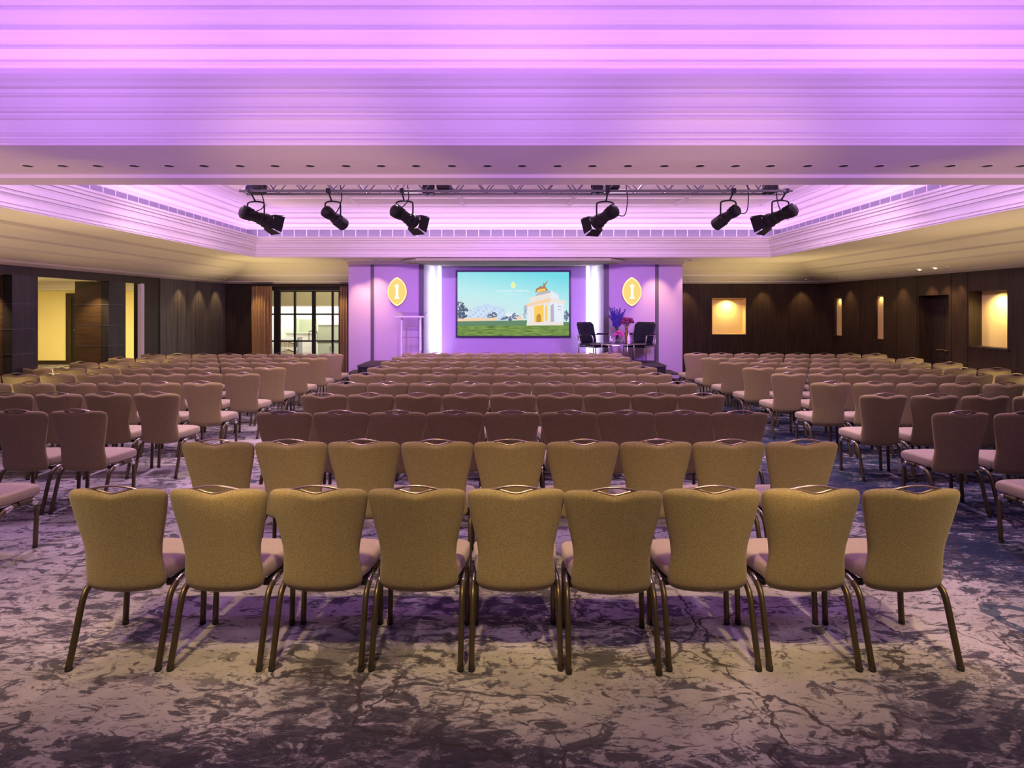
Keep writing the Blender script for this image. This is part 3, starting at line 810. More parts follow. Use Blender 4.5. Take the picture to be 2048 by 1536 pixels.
# small leaf mark over the caption
poly([(995, 245), (1030, 290), (1035, 325), (995, 370), (955, 325), (960, 290)], 8)
layer_y = -.00006*(layer[0]+1)-.001
pic = link('picture', bm, PM, sc)
wt = emit('pic_white', (0.92, 0.98, 1.0), 1.0)
def caption(txt, u, v, size, parent, y):
    cu = bpy.data.curves.new('caption', 'FONT'); cu.body = txt; cu.align_x = 'CENTER'; cu.align_y = 'CENTER'
    cu.size = size; cu.space_character = 1.15
    o = bpy.data.objects.new('caption', cu); COL.objects.link(o)
    x, z = uv(u, v); o.location = (x, y, z); o.rotation_euler = (PI/2, 0, 0)
    bpy.context.view_layer.update()
    me = bpy.data.meshes.new_from_object(o.evaluated_get(bpy.context.evaluated_depsgraph_get()))
    loc = o.location.copy(); bpy.data.objects.remove(o); bpy.data.curves.remove(cu)
    me.name = 'caption'; me.materials.clear(); me.materials.append(wt)
    o = bpy.data.objects.new('caption', me); COL.objects.link(o)
    o.location = loc; o.rotation_euler = (PI/2, 0, 0); o.parent = parent
caption('INTERCONTINENTAL', 995, 402, .075, sc, layer_y)
caption('LONDON PARK LANE', 995, 458, .040, sc, layer_y)

# ------------------------------------------------------------------ glowing wall signs
def sign(cx, label):
    r = tag(empty('wall_sign', (cx, SY, pz(583.5, SY))), label, 'sign', 'gold leaf-shaped signs on the stage wall')
    def outline(k, n=22):
        w_, h_ = .226*k, .345*k; Rr = (h_*h_+w_*w_)/(2*w_); q = lambda t: math.sqrt(Rr*Rr-(h_*t)**2)-(Rr-w_)
        pts = []
        for i in range(n): t = -1+2*i/n; pts.append((q(t), -h_*t))
        for i in range(n): t = 1-2*i/n; pts.append((-q(t), -h_*t))
        return pts
    def slab(name, k0, k1, ya, yb, m, par):
        bm = BM()
        o0, o1 = outline(k0), outline(k1)
        ring_loft(bm, [[(x, ya, z) for x, z in o0], [(x, yb, z) for x, z in o1]])
        bmesh.ops.recalc_face_normals(bm, faces=bm.faces[:])
        return link(name, bm, m, par)
    slab('backing', 1.0, 1.0, -.002, -.05, 'brass', r)
    slab('rim', .985, .975, -.05, -.062, 'gold_rim', r)
    f = slab('face', .88, .87, -.062, -.072, 'gold', r)
    bm = BM()
    P = [(-.055, -.165), (.055, -.165), (.050, -.128), (.030, -.105), (.028, .10), (.045, .12), (.050, .150), (.0, .172), (-.050, .150), (-.045, .12), (-.028, .10), (-.030, -.105), (-.050, -.128)]
    ring_loft(bm, [[(x, -.072, z) for x, z in P], [(x, -.080, z) for x, z in P]])
    bmesh.ops.recalc_face_normals(bm, faces=bm.faces[:])
    link('letter', bm, 'sign_white', r)
sign(px(795, SY), 'glowing gold leaf-shaped sign with white letter I above the lectern')
sign(px(1263, SY), 'glowing gold leaf-shaped sign with white letter I above the flowers')

# ------------------------------------------------------------------ stage and its steps
stg = tag(empty('stage', (0, 13.4, 0)), 'low black stage platform behind the centre rows', 'stage')
STX0, STX1, STY = -3.32, 3.27, 12.78
bm = BM(); box(bm, STX0, STX1, STY-13.4, 13.96-13.4, .56, .60, bev=.004); link('deck', bm, 'stage_top', stg)
bm = BM(); box(bm, STX0+.01, STX1-.01, STY-13.4+.01, 13.96-13.4, 0, .56); link('skirt', bm, 'skirt', stg)
bm = BM()
for s, x in ((-1, STX0), (1, STX1)): box(bm, x-.012, x+.012, STY-13.4, 13.9-13.4, .575, .600)
link('edge_strip', bm, 'alu', stg)
def steps(x, s, label):
    r = tag(empty('stage_steps', (x, 13.42, 0)), label, 'steps', 'steps at the stage ends')
    for i, z in enumerate((.40, .20)):
        bm = BM(); a, b = s*(.02+i*.28), s*(.32+i*.28)
        box(bm, min(a, b), max(a, b), -.42, .42, z-.03, z, bev=.004)
        t = link('tread', bm, 'stage_top', r)
        bm = BM(); box(bm, b-.012, b+.012, -.42, .42, z-.028, z+.003); link('nosing', bm, 'alu', t)
    bm = BM()
    for y in (-.38, .38):
        for i, z in enumerate((.37, .17)):
            xx = s*(.06+i*.28)
            box(bm, xx-.015, xx+.015, y-.015, y+.015, 0, z)
        tube(bm, [(s*.05, y, .37), (s*.58, y, .02)], .016, 6)
    link('frame', bm, 'black', r)
steps(STX0-.02, -1, 'short black steps at the left end of the stage')
steps(STX1+.02, 1, 'short black steps at the right end of the stage')

# ------------------------------------------------------------------ lectern
LY = 13.35
lc = tag(empty('lectern', (px(822, LY), LY, .601)), 'clear acrylic lectern at the left of the stage', 'lectern')
bm = BM(); box(bm, -.30, .30, -.20, .20, 0, .025, bev=.004); link('base', bm, 'acrylic_post', lc)
for s in (-1, 1):
    bm = BM(); box(bm, s*.205-.020, s*.205+.020, -.03, .03, .025, 1.02, bev=.006); link('post', bm, 'acrylic_post', lc)
bm = BM()
P = [(-.32, -.20, 1.02), (.32, -.20, 1.02), (.32, .20, 1.10), (-.32, .20, 1.10)]
ring_loft(bm, [P, [(x, y, z+.02) for x, y, z in P]]); link('reading_top', bm, 'acrylic', lc)
bm = BM(); box(bm, -.32, .32, -.212, -.20, 1.015, 1.045, bev=.003); link('lip', bm, 'acrylic_post', lc)
bm = BM(); box(bm, -.18, .18, -.12, .12, .56, .575); link('shelf', bm, 'acrylic', lc)

# ------------------------------------------------------------------ armchairs, table, flowers on stage
def armchair(cx, cy, rz, label):
    r = tag(empty('armchair', (cx, cy, .601), rz), label, 'armchair', 'armchairs on the stage')
    # local: faces -Y
    bm = BM()
    rings = []
    for i in range(9):
        t = i/8; z = .40+t*.50; yc = .20+t*.16; wv = .235+.02*t-(.05 if i == 8 else 0)-(.03 if i == 0 else 0); th = .045-(.02 if i in (0, 8) else 0)
        ring = []
        for k in range(20):
            a = 2*PI*k/20; c_, s_ = math.cos(a), math.sin(a)
            x = wv*math.copysign(abs(c_)**.35, c_); ring.append((x, yc+th*math.copysign(abs(s_)**.6, s_)-.05*(x/.25)**2, z))
        rings.append(ring)
    ring_loft(bm, rings); bmesh.ops.recalc_face_normals(bm, faces=bm.faces[:]); link('backrest', bm, 'leather', r, True)
    bm = BM()
    for z in (.56, .72): tube(bm, [(-.21, .205+(z-.4)*.32-.035, z), (0, .205+(z-.4)*.32-.043, z), (.21, .205+(z-.4)*.32-.035, z)], .010, 6)
    link('back_seam', bm, 'leather', r)
    bm = BM(); box(bm, -.25, .25, -.27, .22, .34, .43, bev=.03); link('seat', bm, 'leather', r, True)
    for s in (-1, 1):
        bm = BM()
        tube(bm, smooth_path([(s*.275, -.24, .0), (s*.275, -.25, .30), (s*.275, -.23, .56), (s*.275, -.15, .615), (s*.275, .10, .615), (s*.27, .245, .60)], 5), .013, 8)
        tube(bm, [(s*.275, .22, 0.0), (s*.27, .22, .38), (s*.27, .245, .60)], .013, 8)
        tube(bm, [(s*.275, -.25, .36), (s*.27, .22, .38)], .010, 6)
        sf = link('side_frame', bm, 'chrome', r, True)
        bm = BM(); box(bm, s*.275-.025, s*.275+.025, -.17, .17, .615, .645, bev=.01); link('arm_pad', bm, 'leather', sf)
AY = 13.50
armchair(px(1189, AY), AY+.05, R(38), 'navy leather chrome armchair left of the stage table')
armchair(px(1280, AY), AY+.05, R(-38), 'navy leather chrome armchair right of the stage table')
TY = 13.06
tcx = px(1236, TY)
tb = tag(empty('coffee_table', (tcx, TY, .601)), 'oval glass coffee table between the two armchairs', 'table')
bm = BM(); lathe(bm, [(0, .43), (.585, .43), (.59, .436), (.585, .442), (0, .442)], n=40); link('table_top', bm, 'tableglass', tb, True)
bm = BM()
tube(bm, [(.59*math.cos(a*PI/20), .59*math.sin(a*PI/20), .436) for a in range(41)], .009, 6); link('rim', bm, 'rail', tb, True)
for k in range(4):
    a = R(25+90*k); bm = BM(); tube(bm, [(.42*math.cos(a), .42*math.sin(a), 0), (.40*math.cos(a), .40*math.sin(a), .43)], .011, 8); link('leg', bm, 'chrome', tb, True)
bm = BM(); tube(bm, [(.30*math.cos(a*PI/12), .30*math.sin(a*PI/12), .41) for a in range(25)], .008, 6); link('ring', bm, 'chrome', tb); tb.scale = (1, .47, 1)
TZ = .601+.4428
def bloom(bm, c, r, n=5, sub=None):
    """small ruffled flower head: several offset rounded petals"""
    for k in range(n):
        a = random.uniform(0, 2*PI); b = random.uniform(-.6, 1.2)
        d = Vector((math.cos(a)*math.cos(b), math.sin(a)*math.cos(b), math.sin(b)))*r*.55
        bmesh.ops.create_icosphere(bm, subdivisions=1, radius=r*.55, matrix=Matrix.Translation(Vector(c)+d) @ Matrix.Diagonal((1, 1, .7, 1)))
def vase(name, x, y, prof, m, label, cat='vase'):
    r = tag(empty(name, (x, y, TZ)), label, cat)
    bm = BM(); lathe(bm, prof, n=18); link('vessel', bm, m, r, True)
    return r
# tall blue-violet delphiniums
v = vase('flower_vase', px(1234, 13.2), 13.2, [(.045, 0), (.05, .02), (.035, .10), (.03, .18), (.042, .24), (.038, .24), (.0, .05)], 'ink_vase', 'dark vase of tall blue violet delphiniums on the stage table')
bm = BM(); bs = BM()
for k in range(20):
    a = 2*PI*k/20+random.uniform(-.2, .2); sp = random.uniform(.05, .19); top = random.uniform(.56, .80)
    p0 = Vector((0, 0, .20)); p2 = Vector((sp*math.cos(a), sp*.6*math.sin(a), top)); p1 = (p0+p2)/2+Vector((0, 0, .06))
    pth = smooth_path([p0, p1, p2], 6); tube(bs, pth, .004, 5)
    for i, p in enumerate(pth[4:]):
        bloom(bm, p, .042*(1-.05*i), 4)
link('blossoms', bm, 'delphinium', v); link('stems', bs, 'stem', v)
v = vase('flower_vase', px(1253, 13.1), 13.10, [(.04, 0), (.045, .02), (.03, .12), (.042, .22), (.03, .32), (.045, .38), (.04, .38), (0, .1)], 'amber_vase', 'tall amber twisted vase of burgundy flowers on the stage table')
bm = BM(); bs = BM()
for k in range(16):
    a = 2*PI*k/16; rr = random.uniform(.03, .14); p = (rr*math.cos(a)+.01, rr*.7*math.sin(a), random.uniform(.44, .55))
    bloom(bm, p, .052, 8); tube(bs, [(0, 0, .34), p], .004, 5)
link('blossoms', bm, 'rose', v); link('stems', bs, 'stem', v)
v = vase('flower_vase', px(1237, 12.99), 12.97, [(.05, 0), (.055, .01), (.055, .11), (.052, .11), (.048, .02), (0, .015)], 'acrylic', 'low glass bowl of bright pink hydrangea at front of table')
bm = BM(); bs = BM()
for k in range(34):
    a = random.uniform(0, 2*PI); b = random.uniform(-.4, 1.5); bloom(bm, (.088*math.cos(a)*math.cos(b), .075*math.sin(a)*math.cos(b), .19+.08*math.sin(b)), .030, 4)
for k in range(5): tube(bs, [(.02*math.cos(k*1.3), .02*math.sin(k*1.3), .02), (.03*math.cos(k*1.3), .03*math.sin(k*1.3), .15)], .004, 5)
link('blossoms', bm, 'hydrangea', v); link('stems', bs, 'stem', v)
def glassware(x, y, label, tall):
    r = tag(empty('water_glass' if not tall else 'water_bottle', (x, y, TZ)), label, 'glass' if not tall else 'bottle')
    bm = BM()
    if tall:
        lathe(bm, [(.032, 0), (.035, .01), (.035, .15), (.014, .20), (.014, .235), (0, .235)], n=14); b_ = link('body', bm, 'acrylic_post' if tall == 2 else 'acrylic', r, True)
        bm = BM(); lathe(bm, [(.017, .232), (.017, .255), (0, .255)], n=12); link('cap', bm, 'alu', r, True)
        bm = BM(); lathe(bm, [(.0355, .05), (.0362, .05), (.0362, .11), (.0355, .11)], n=14); link('label_band', bm, 'porcelain', r, True)
    else:
        lathe(bm, [(.030, 0), (.034, .10), (.031, .10), (.027, .008), (0, .006)], n=14); link('tumbler', bm, 'acrylic', r, True)
glassware(px(1222, 13.1), 13.08, 'clear water bottle at the left of the stage table', 1)
glassware(px(1257, 12.98), 12.97, 'pale water bottle in front of the amber vase', 2)
glassware(px(1229.5, 12.95), 12.93, 'short water glass left of the pink hydrangea', 0)
glassware(px(1243.5, 12.9), 12.89, 'short water glass right of the pink hydrangea', 0)

# ------------------------------------------------------------------ lighting truss and its lanterns
TRY = 8.0
trz = H+(CY-385)*TRY/F
tr = tag(empty('lighting_truss', (0, TRY, trz)), 'long aluminium lighting truss hung below the far ceiling', 'truss')
tx0, tx1 = px(486, TRY), px(1577, TRY)
for y, z in ((-.11, 0), (.11, 0), (-.11, .24), (.11, .24)):
    bm = BM(); tube(bm, [(tx0, y, z), (tx1, y, z)], .017, 8); link('chord', bm, 'alu', tr, True)
bm = BM(); n = 36
for y in (-.11, .11):
    for i in range(n):
        xa = tx0+.02+(tx1-tx0-.04)*i/n; xb = tx0+.02+(tx1-tx0-.04)*(i+1)/n
        tube(bm, [(xa, y, 0 if i % 2 == 0 else .24), (xb, y, .24 if i % 2 == 0 else 0)], .008, 6)
for i in range(0, n+1, 3):
    x = tx0+.02+(tx1-tx0-.04)*i/n
    for z in (0, .24): tube(bm, [(x, -.11, z), (x, .11, z)], .007, 6)
link('bracing', bm, 'alu', tr)
for x in (-3.0, -1.0, 1.0, 3.0):
    bm = BM(); tube(bm, [(x, 0, .24), (x, 0, ZC-trz)], .008, 6); tube(bm, [(x, -.11, .24), (x, .11, .24)], .012, 6); link('hanger', bm, 'black', tr)
def lantern(p_rear, p_front, clamp_x, label, doors, depth, cable):
    """stage lantern: rear and lens ends given where they hang, in metres at the truss"""
    A = Vector((px(p_rear[0], TRY), 0, pz(p_rear[1], TRY)-trz)); B = Vector((px(p_front[0], TRY), depth, pz(p_front[1], TRY)-trz))
    mid = A.lerp(B, .42)
    cxm = px(clamp_x, TRY)
    r = tag(empty('stage_lantern', (cxm, TRY, trz)), label, 'stage light', 'lanterns hanging from the lighting truss')
    off = Vector((cxm, 0, 0)); A = A-off; B = B-off; mid = mid-off
    dy = Vector((0, -.10, 0)); A += dy; B += dy; mid += dy
    d = (B-A).normalized(); Ln = (B-A).length
    def along(prof, bm, n=18):
        tube(bm, [A+d*t*Ln for t, _ in prof], [q for _, q in prof], n)
    bm = BM()
    k = .085 if doors else .075
    along([(0, k*.55), (.015, k*.80), (.05, k*.92), (.10, k), (.17, k*1.0), (.30, k*1.0), (.32, k*.86), (.50, k*.86), (.52, k*.98), (.64, k*.98), (.66, k*1.15), (.80 if doors else 1.0, k*1.15)], bm)
    for t in (.06, .10, .14, .18): tube(bm, [A+d*t*Ln, A+d*(t+.018)*Ln], [k*1.08, k*1.08], 18)
    body = shade_auto(link('body', bm, 'black', r))
    bm = BM(); e = .79 if doors else .985
    tube(bm, [A+d*e*Ln, A+d*(e+.02)*Ln], [k*1.02, k*1.02], 18); link('lens', bm, mat('lens_glass', (0.05, 0.04, 0.09), 0.08, spec=0.8), body)
    side = d.cross(Vector((0, 0, 1))).normalized(); up = side.cross(d).normalized()
    if doors:
        C0 = A+d*.80*Ln
        for nm, ax, ay in (('barn_door', side, up), ('barn_door', -side, up), ('barn_door', up, side), ('barn_door', -up, side)):
            bm = BM()
            q = k*1.12; ln = Ln*.26
            P = [C0+ax*q-ay*q, C0+ax*q+ay*q, C0+d*ln+ax*(q+.035)+ay*q*1.15, C0+d*ln+ax*(q+.035)-ay*q*1.15]
            ring_loft(bm, [P, [p+ax*.004 for p in P]]); bmesh.ops.recalc_face_normals(bm, faces=bm.faces[:]); link(nm, bm, 'black', body)
    bm = BM()
    yw = k+.028
    ytop = mid.z+.20
    sx = Vector((1, 0, 0)) if abs(side.x) > .3 else side
    pa = mid-sx*yw; pb = mid+sx*yw
    apex = Vector((0, -.0, -.06))
    tz = min(-.09, ytop)
    tube(bm, smooth_path([pa+Vector((0, 0, -.01)), Vector((pa.x, pa.y, tz-.05)), Vector((pa.x+.02, pa.y, tz-.01)), Vector((0, pa.y*.6, tz)), Vector((pb.x-.02, pb.y, tz-.01)), Vector((pb.x, pb.y, tz-.05)), pb+Vector((0, 0, -.01))], 5), .011, 8)
    tube(bm, [pa, pa+sx*.05], .014, 8); tube(bm, [pb, pb-sx*.05], .014, 8)
    link('yoke', bm, 'black', r, True)
    bm = BM()
    tube(bm, [(0, mid.y*.6, tz), (0, -.10, -.02)], .011, 8); box(bm, -.025, .025, -.145, -.075, -.03, .03, bev=.006)
    link('clamp', bm, 'black', r)
    bm = BM(); tube(bm, smooth_path([A+d*.05*Ln+Vector((0, 0, -.05))]+[Vector((c[0], -.10, c[1])) for c in cable]+[Vector((cable[-1][0]*.9, -.12, .10))], 6), .007, 6)
    link('cable', bm, 'rubber', r, True)
    return r, A+off+Vector((0, TRY, trz)), B+off+Vector((0, TRY, trz))
lanterns = [
 lantern((488, 424), (534, 443), 508, 'leftmost stage lantern with barn doors, hung from the truss end', True, .40, [(.16, -.22), (.14, -.02)]),
 lantern((654, 423), (676, 444), 662, 'small bare stage lantern, second from left on the truss', False, .36, [(.10, -.28), (.17, -.10)]),
 lantern((789, 421), (832, 444), 807, 'stage lantern with barn doors, third from left on the truss', True, .40, [(-.06, -.26), (.08, -.12)]),
 lantern((1229, 421), (1188, 447), 1213, 'stage lantern with barn doors, third from right on the truss', True, .40, [(.22, -.32), (.26, -.12)]),
 lantern((1470, 420), (1445, 444), 1461, 'small bare stage lantern, second from right on the truss', False, .36, [(.17, -.28), (.20, -.10)]),
 lantern((1586, 419), (1537, 444), 1565, 'rightmost stage lantern with barn doors, hung from the truss end', True, .40, [(-.05, -.28), (-.12, -.08)]),
]
def par(xp, yp, w_, h_, label, shape):
    r = tag(empty('wash_light', (px(xp, TRY), TRY, trz+.11)), label, 'stage light', 'wash lights sitting inside the truss')
    zc_ = pz(yp, TRY)-trz-.11; ww = w_*TRY/F; hh_ = h_*TRY/F
    bm = BM()
    if shape == 0:
        ring_loft(bm, [[(sx*ww/2*.62, sy*.10*.7, zc_-hh_/2) for sx, sy in ((-1, -1), (1, -1), (1, 1), (-1, 1))], [(sx*ww/2, sy*.10, zc_-hh_*.15) for sx, sy in ((-1, -1), (1, -1), (1, 1), (-1, 1))], [(sx*ww/2, sy*.10, zc_+hh_/2+.08) for sx, sy in ((-1, -1), (1, -1), (1, 1), (-1, 1))]])
    else:
        box(bm, -ww/2, ww/2, -.09, .09, zc_-hh_*.3, zc_+hh_/2+.08, bev=.008)
        for s in (-1, 1): box(bm, s*ww*.33-.025, s*ww*.33+.025, -.09, .09, zc_-hh_/2, zc_-hh_*.3)
    link('housing', bm, 'black', r)
    bm = BM(); tube(bm, [(-ww*.55, 0, zc_+.02), (-ww*.55, 0, zc_+.14), (ww*.55, 0, zc_+.14), (ww*.55, 0, zc_+.02)], .008, 6); link('bracket', bm, 'black', r)
par(513, 379, 31, 17, 'wide dark wash light above the leftmost lantern', 0)
par(857, 380, 20, 18, 'dark two-footed wash light left of the truss middle', 1)
par(888, 377, 26, 12, 'dark tapered wash light beside the two-footed one, left half', 0)
par(1194, 379, 20, 18, 'dark two-footed wash light left of the third lantern from right', 1)
par(1225, 376, 24, 12, 'dark tapered wash light above the third lantern from right', 0)
par(1540, 378, 20, 16, 'dark two-footed wash light near the right truss end', 1)

# the wash lights throw lavender onto the far mouldings
for x, tx, ty in ((-3.3, -5.5, 10.0), (-2.4, -3.6, 12.8), (-.9, -1.2, 12.8), (1.1, 1.2, 12.8), (2.4, 3.6, 12.8), (3.4, 5.5, 10.0)):
    spot('wash_lamp', (x, TRY+.22, trz+.10), (tx, ty, H+1.34), 300, (0.90, 0.52, 0.98), 96, 1.0, .08)
for x in (-3.3, 3.4): spot('wash_lamp', (x, TRY-.2, trz+.1), (math.copysign(5.5, x), 6.6, H+1.3), 170, (0.74, 0.42, 1.0), 115, 1.0, .08)

# ------------------------------------------------------------------ downlights
def downlight(loc, label, group, power=0, target=None, size=70, lit=True, r_=.045, col=WARM, blend=.7, bright=False):
    t = tag(empty('recessed_downlight', loc), label, 'downlight', group)
    bm = BM(); lathe(bm, [(r_*.72, .002), (r_*.78, -.006), (r_, -.006), (r_*1.02, 0), (r_*1.02, .01), (r_*.72, .01)], n=16); link('ring', bm, 'chrome' if lit else 'paint', t, True)
    bm = BM(); lathe(bm, [(0, .004), (r_*.72, .004), (r_*.72, .012), (0, .012)], n=16); link('bulb' if lit else 'recess', bm, ('lamp_dim' if r_ < .03 and not bright else 'lamp') if lit else 'hole', t)
    if power:
        spot('down_spot', (loc[0], loc[1], loc[2]-.015), target or (loc[0], loc[1], 0), power, col, size, blend, .02)
ORD = ['first', 'second', 'third', 'fourth', 'fifth', 'sixth', 'seventh', 'eighth', 'ninth', 'tenth', 'eleventh', 'twelfth', 'thirteenth', 'fourteenth']
# unlit row in the cross beam
bx = [55,125,195,268,338,408,480,550,620,692,762,832,904,975,1044,1115,1185,1256,1329,1400,1471,1541,1615,1687,1759,1829,1901,1975,2043]
for i, p in enumerate(bx):
    if i == 14: lab = 'small dark recessed downlight at the middle of the cross beam'
    elif i < 14: lab = 'small dark recessed downlight in the cross beam, %s from the left' % ORD[i]
    else: lab = 'small dark recessed downlight in the cross beam, %s from the right' % ORD[28-i]
    t = tag(empty('recessed_downlight', (px(p, 4.75), 4.75, ZS+.03)), lab, 'downlight', 'unlit downlights along the cross beam')
    bm = BM(); lathe(bm, [(.030, -.002), (.042, -.002), (.044, .002), (.030, .002)], n=16); link('ring', bm, 'paint', t, True)
    bm = BM(); lathe(bm, [(0, -.003), (.034, -.003), (.034, .003), (0, .003)], n=16); link('recess', bm, 'hole', t)
# lit ones near the stage
G = 'lit downlights in the soffit'
downlight((px(690, 13.55), 13.55, ZS), 'lit downlight in the soffit left of the stage wall', G, 80, (-3.3, 14.0, 1.2), 56)
downlight((px(830, 13.4), 13.4, H+1.035), 'lit downlight in the left end of the ceiling plate', G, 10, (-2.2, 13.5, 0), 60)
downlight((px(1234, 13.4), 13.4, H+1.035), 'lit downlight in the right end of the ceiling plate', G, 10, (2.3, 13.5, 0), 60)
downlight((px(1318, 13.45), 13.45, ZS), 'lit downlight above the right golden sign', G, 95, (3.35, 14.0, 1.7), 66, col=(1.0, .66, .24), blend=1.0)
downlight((px(1380, 13.7), 13.7, ZS), 'lit downlight in the soffit right of the stage wall', G, 40, (4.2, 14.2, 0), 70)
downlight((px(752, 13.5), 13.5, ZS), 'unseen downlight added above the left golden sign', G, 95, (-3.25, 14.0, 1.7), 66, col=(1.0, .66, .24), blend=1.0)  # no fitting seen here; added for the warm patch on the left wing
downlight((XL-.07, 10.72, H+.50), 'lit downlight in the header before the farther pillar', G, 70, (XL-.3, 11.04, .8), 75)
downlight((XL-.30, 8.62, H+.50), 'lit downlight in the header before the nearer pillar', G, 70, (XL-.4, 8.91, .8), 75)
# wall washers tucked in the cornice
def ch(i):  # cornice height at distance i from the wall
    for (a, ha), (b, hb) in zip(CORN[:-1], CORN[1:]):
        if b <= i <= a: return H+hb+(ha-hb)*((i-b)/(a-b) if a > b else 0)
G2 = 'wall washing downlights along the cornice'
for y, nm in ((13.35, 'nearest along the slate wall'), (14.2, 'middle of the slate wall'), (15.0, 'at the far end of the slate wall')):
    downlight((XL+.24, y, ch(.24)-.012), 'small warm downlight in the cornice, '+nm, G2, 40, (XL+.02, y, 1.2), 66, r_=.028)
for x, nm in ((4.45, 'left of the square niche'), (6.45, 'right of the square niche'), (7.45, 'in the far right corner')):
    downlight((x, YB-.24, ch(.24)-.012), 'small warm downlight in the far cornice, '+nm, G2, 42, (x, YB-.02, 1.2), 66, r_=.028)
for y, nm in ((14.1, 'between the slot niches'), (12.2, 'just beyond the double door'), (11.35, 'over the far door leaf'), (10.93, 'over the near door leaf'), (10.62, 'between door and tall niche')):
    downlight((XR-.24, y, ch(.24)-.025), 'small warm downlight in the right cornice, '+nm, G2, 42, (XR-.02, y, 1.2), 66, r_=.028, bright='leaf' in nm)
# niche lamps
for x_ in (-6.5, -4.35): spot('curtain_fill', (x_, 14.92, H+.80), (x_, 15.36, 1.3), 60, WARM, 50, .8, .03)  # unseen spots added to lift the dark curtains
spot('niche_lamp', (5.58, YB+.05, 2.05), (5.58, YB+.17, 1.2), 52.0, (1.0, .78, .36), 150, 1.0, .05)
spot('niche_lamp', (XR+.06, 10.0, 2.09), (XR+.20, 10.0, 1.2), 56.0, (1.0, .80, .44), 150, 1.0, .05)
spot('niche_lamp', (XR+.01, 14.63, 2.05), (XR+.05, 14.63, 1.6), 3.0, (1.0, .74, .32), 140, 1.0, .02)
spot('niche_lamp', (XR+.01, 12.99, 2.07), (XR+.05, 12.99, 1.6), 3.0, (1.0, .74, .32), 140, 1.0, .02)
# stage colour: violet from the lanterns, white uplights in the reveals
for (r_, A_, B_), tx, tz_ in zip(lanterns, (-3.0, -1.6, 0.0, 0.0, 1.8, 3.1), (1.2, 1.2, 1.6, 1.6, 1.2, 1.2)):
    dd = (B_-A_).normalized()
    spot('lantern_lamp', B_+dd*.20, (tx, 14.2, tz_), 265, (0.47, 0.15, 1.0), 46, .8, .05)
for s in (-1, 1):
    xx = -1.93 if s < 0 else 1.96
    u = tag(empty('floor_uplighter', (xx, 14.72, 0)), 'small floor uplighter at the foot of the %s white reveal' % ('left' if s < 0 else 'right'), 'uplighter', 'uplighters behind the stage')
    bm = BM(); lathe(bm, [(0, 0), (.05, 0), (.05, .10), (.042, .10), (.040, .08), (0, .08)], n=16); link('housing', bm, 'black', u, True)
    area('reveal_strip', (-1.775 if s < 0 else 1.815, 15.02, 1.75), 0.03, 2.2, 15, (0.74, 0.70, 1.0)).rotation_euler = Vector((s*1.0, -0.55, 0)).to_track_quat('-Z', 'Y').to_euler()
    area('reveal_fill', (s*1.35, 14.5, 1.75), 0.05, 2.1, 7, (0.72, 0.68, 1.0), spread=R(70)).rotation_euler = Vector((s*1.0, 0.0, 0)).to_track_quat('-Z', 'Y').to_euler()  # added fill strip in mid-air, evens out the outer part of the reveal
    spot('uplight_lamp', (s*1.40, 14.3, .20), (s*1.90, 14.85, 1.0), 30, (0.76, 0.72, 1.0), 60, 1, .04)

# ------------------------------------------------------------------ banquet chairs
# local frame: origin on the carpet, sitter faces +Y, backrest top at y = -0.22
def lerp_tab(tab, z):
    for (a, va), (b, vb) in zip(tab[:-1], tab[1:]):
        if a <= z <= b:
            t = (z-a)/(b-a); return va+(vb-va)*t
    return tab[-1][1] if z > tab[-1][0] else tab[0][1]
BW = [(.372,.165),(.377,.183),(.388,.197),(.408,.2045),(.45,.2025),(.50,.1965),(.55,.1935),(.60,.198),(.66,.210),(.72,.2235),(.78,.236),(.83,.2445),(.855,.247),(.868,.2465),(.880,.243),(.889,.235),(.895,.218)]
YC = [(.36,-.125),(.45,-.137),(.60,-.158),(.75,-.187),(.90,-.220)]
def make_backrest():
    bm = BM(); rings = []
    n = 36
    zs = [.372,.377,.388,.408,.435,.47,.51,.55,.60,.65,.70,.75,.80,.835,.855,.868,.880,.889,.895]
    for z in zs:
        w_ = lerp_tab(BW, z); yc = lerp_tab(YC, z)
        e = min(1.0, (z-.372)/.03+.30, (.895-z)/.03+.35); th = .027*e
        tt = max(0, (z-.80)/.097); tb_ = max(0, (.43-z)/.058)
        ring = []
        for k in range(n):
            a = 2*PI*k/n; c_, s_ = math.cos(a), math.sin(a)
            x = w_*math.copysign(abs(c_)**.42, c_); y = th*math.copysign(abs(s_)**.75, s_)
            q = x/.2395
            z2 = z+tt*(.021*(1-q*q)-.034*math.exp(-(x/.072)**2))-tb_*.016*(1-q*q)
            ring.append((x, yc+y+.040*q*q-.012, z2))
        rings.append(ring)
    ring_loft(bm, rings)
    bmesh.ops.recalc_face_normals(bm, faces=bm.faces[:])
    return bm
def make_handle():
    bm = BM()
    yy = -.232
    arc = [(x, yy+.040*(x/.2395)**2, .900+.026*math.cos(x/.135*PI/2)) for x in [(-.135+.27*i/16) for i in range(17)]]
    tube(bm, arc, .006, 8)
    low = [(x, yy+.040*(x/.2395)**2, .912-.024*math.exp(-(x/.07)**2)-.002) for x in [(-.11+.22*i/14) for i in range(15)]]
    tube(bm, low, .004, 6, r2=.008)
    return bm
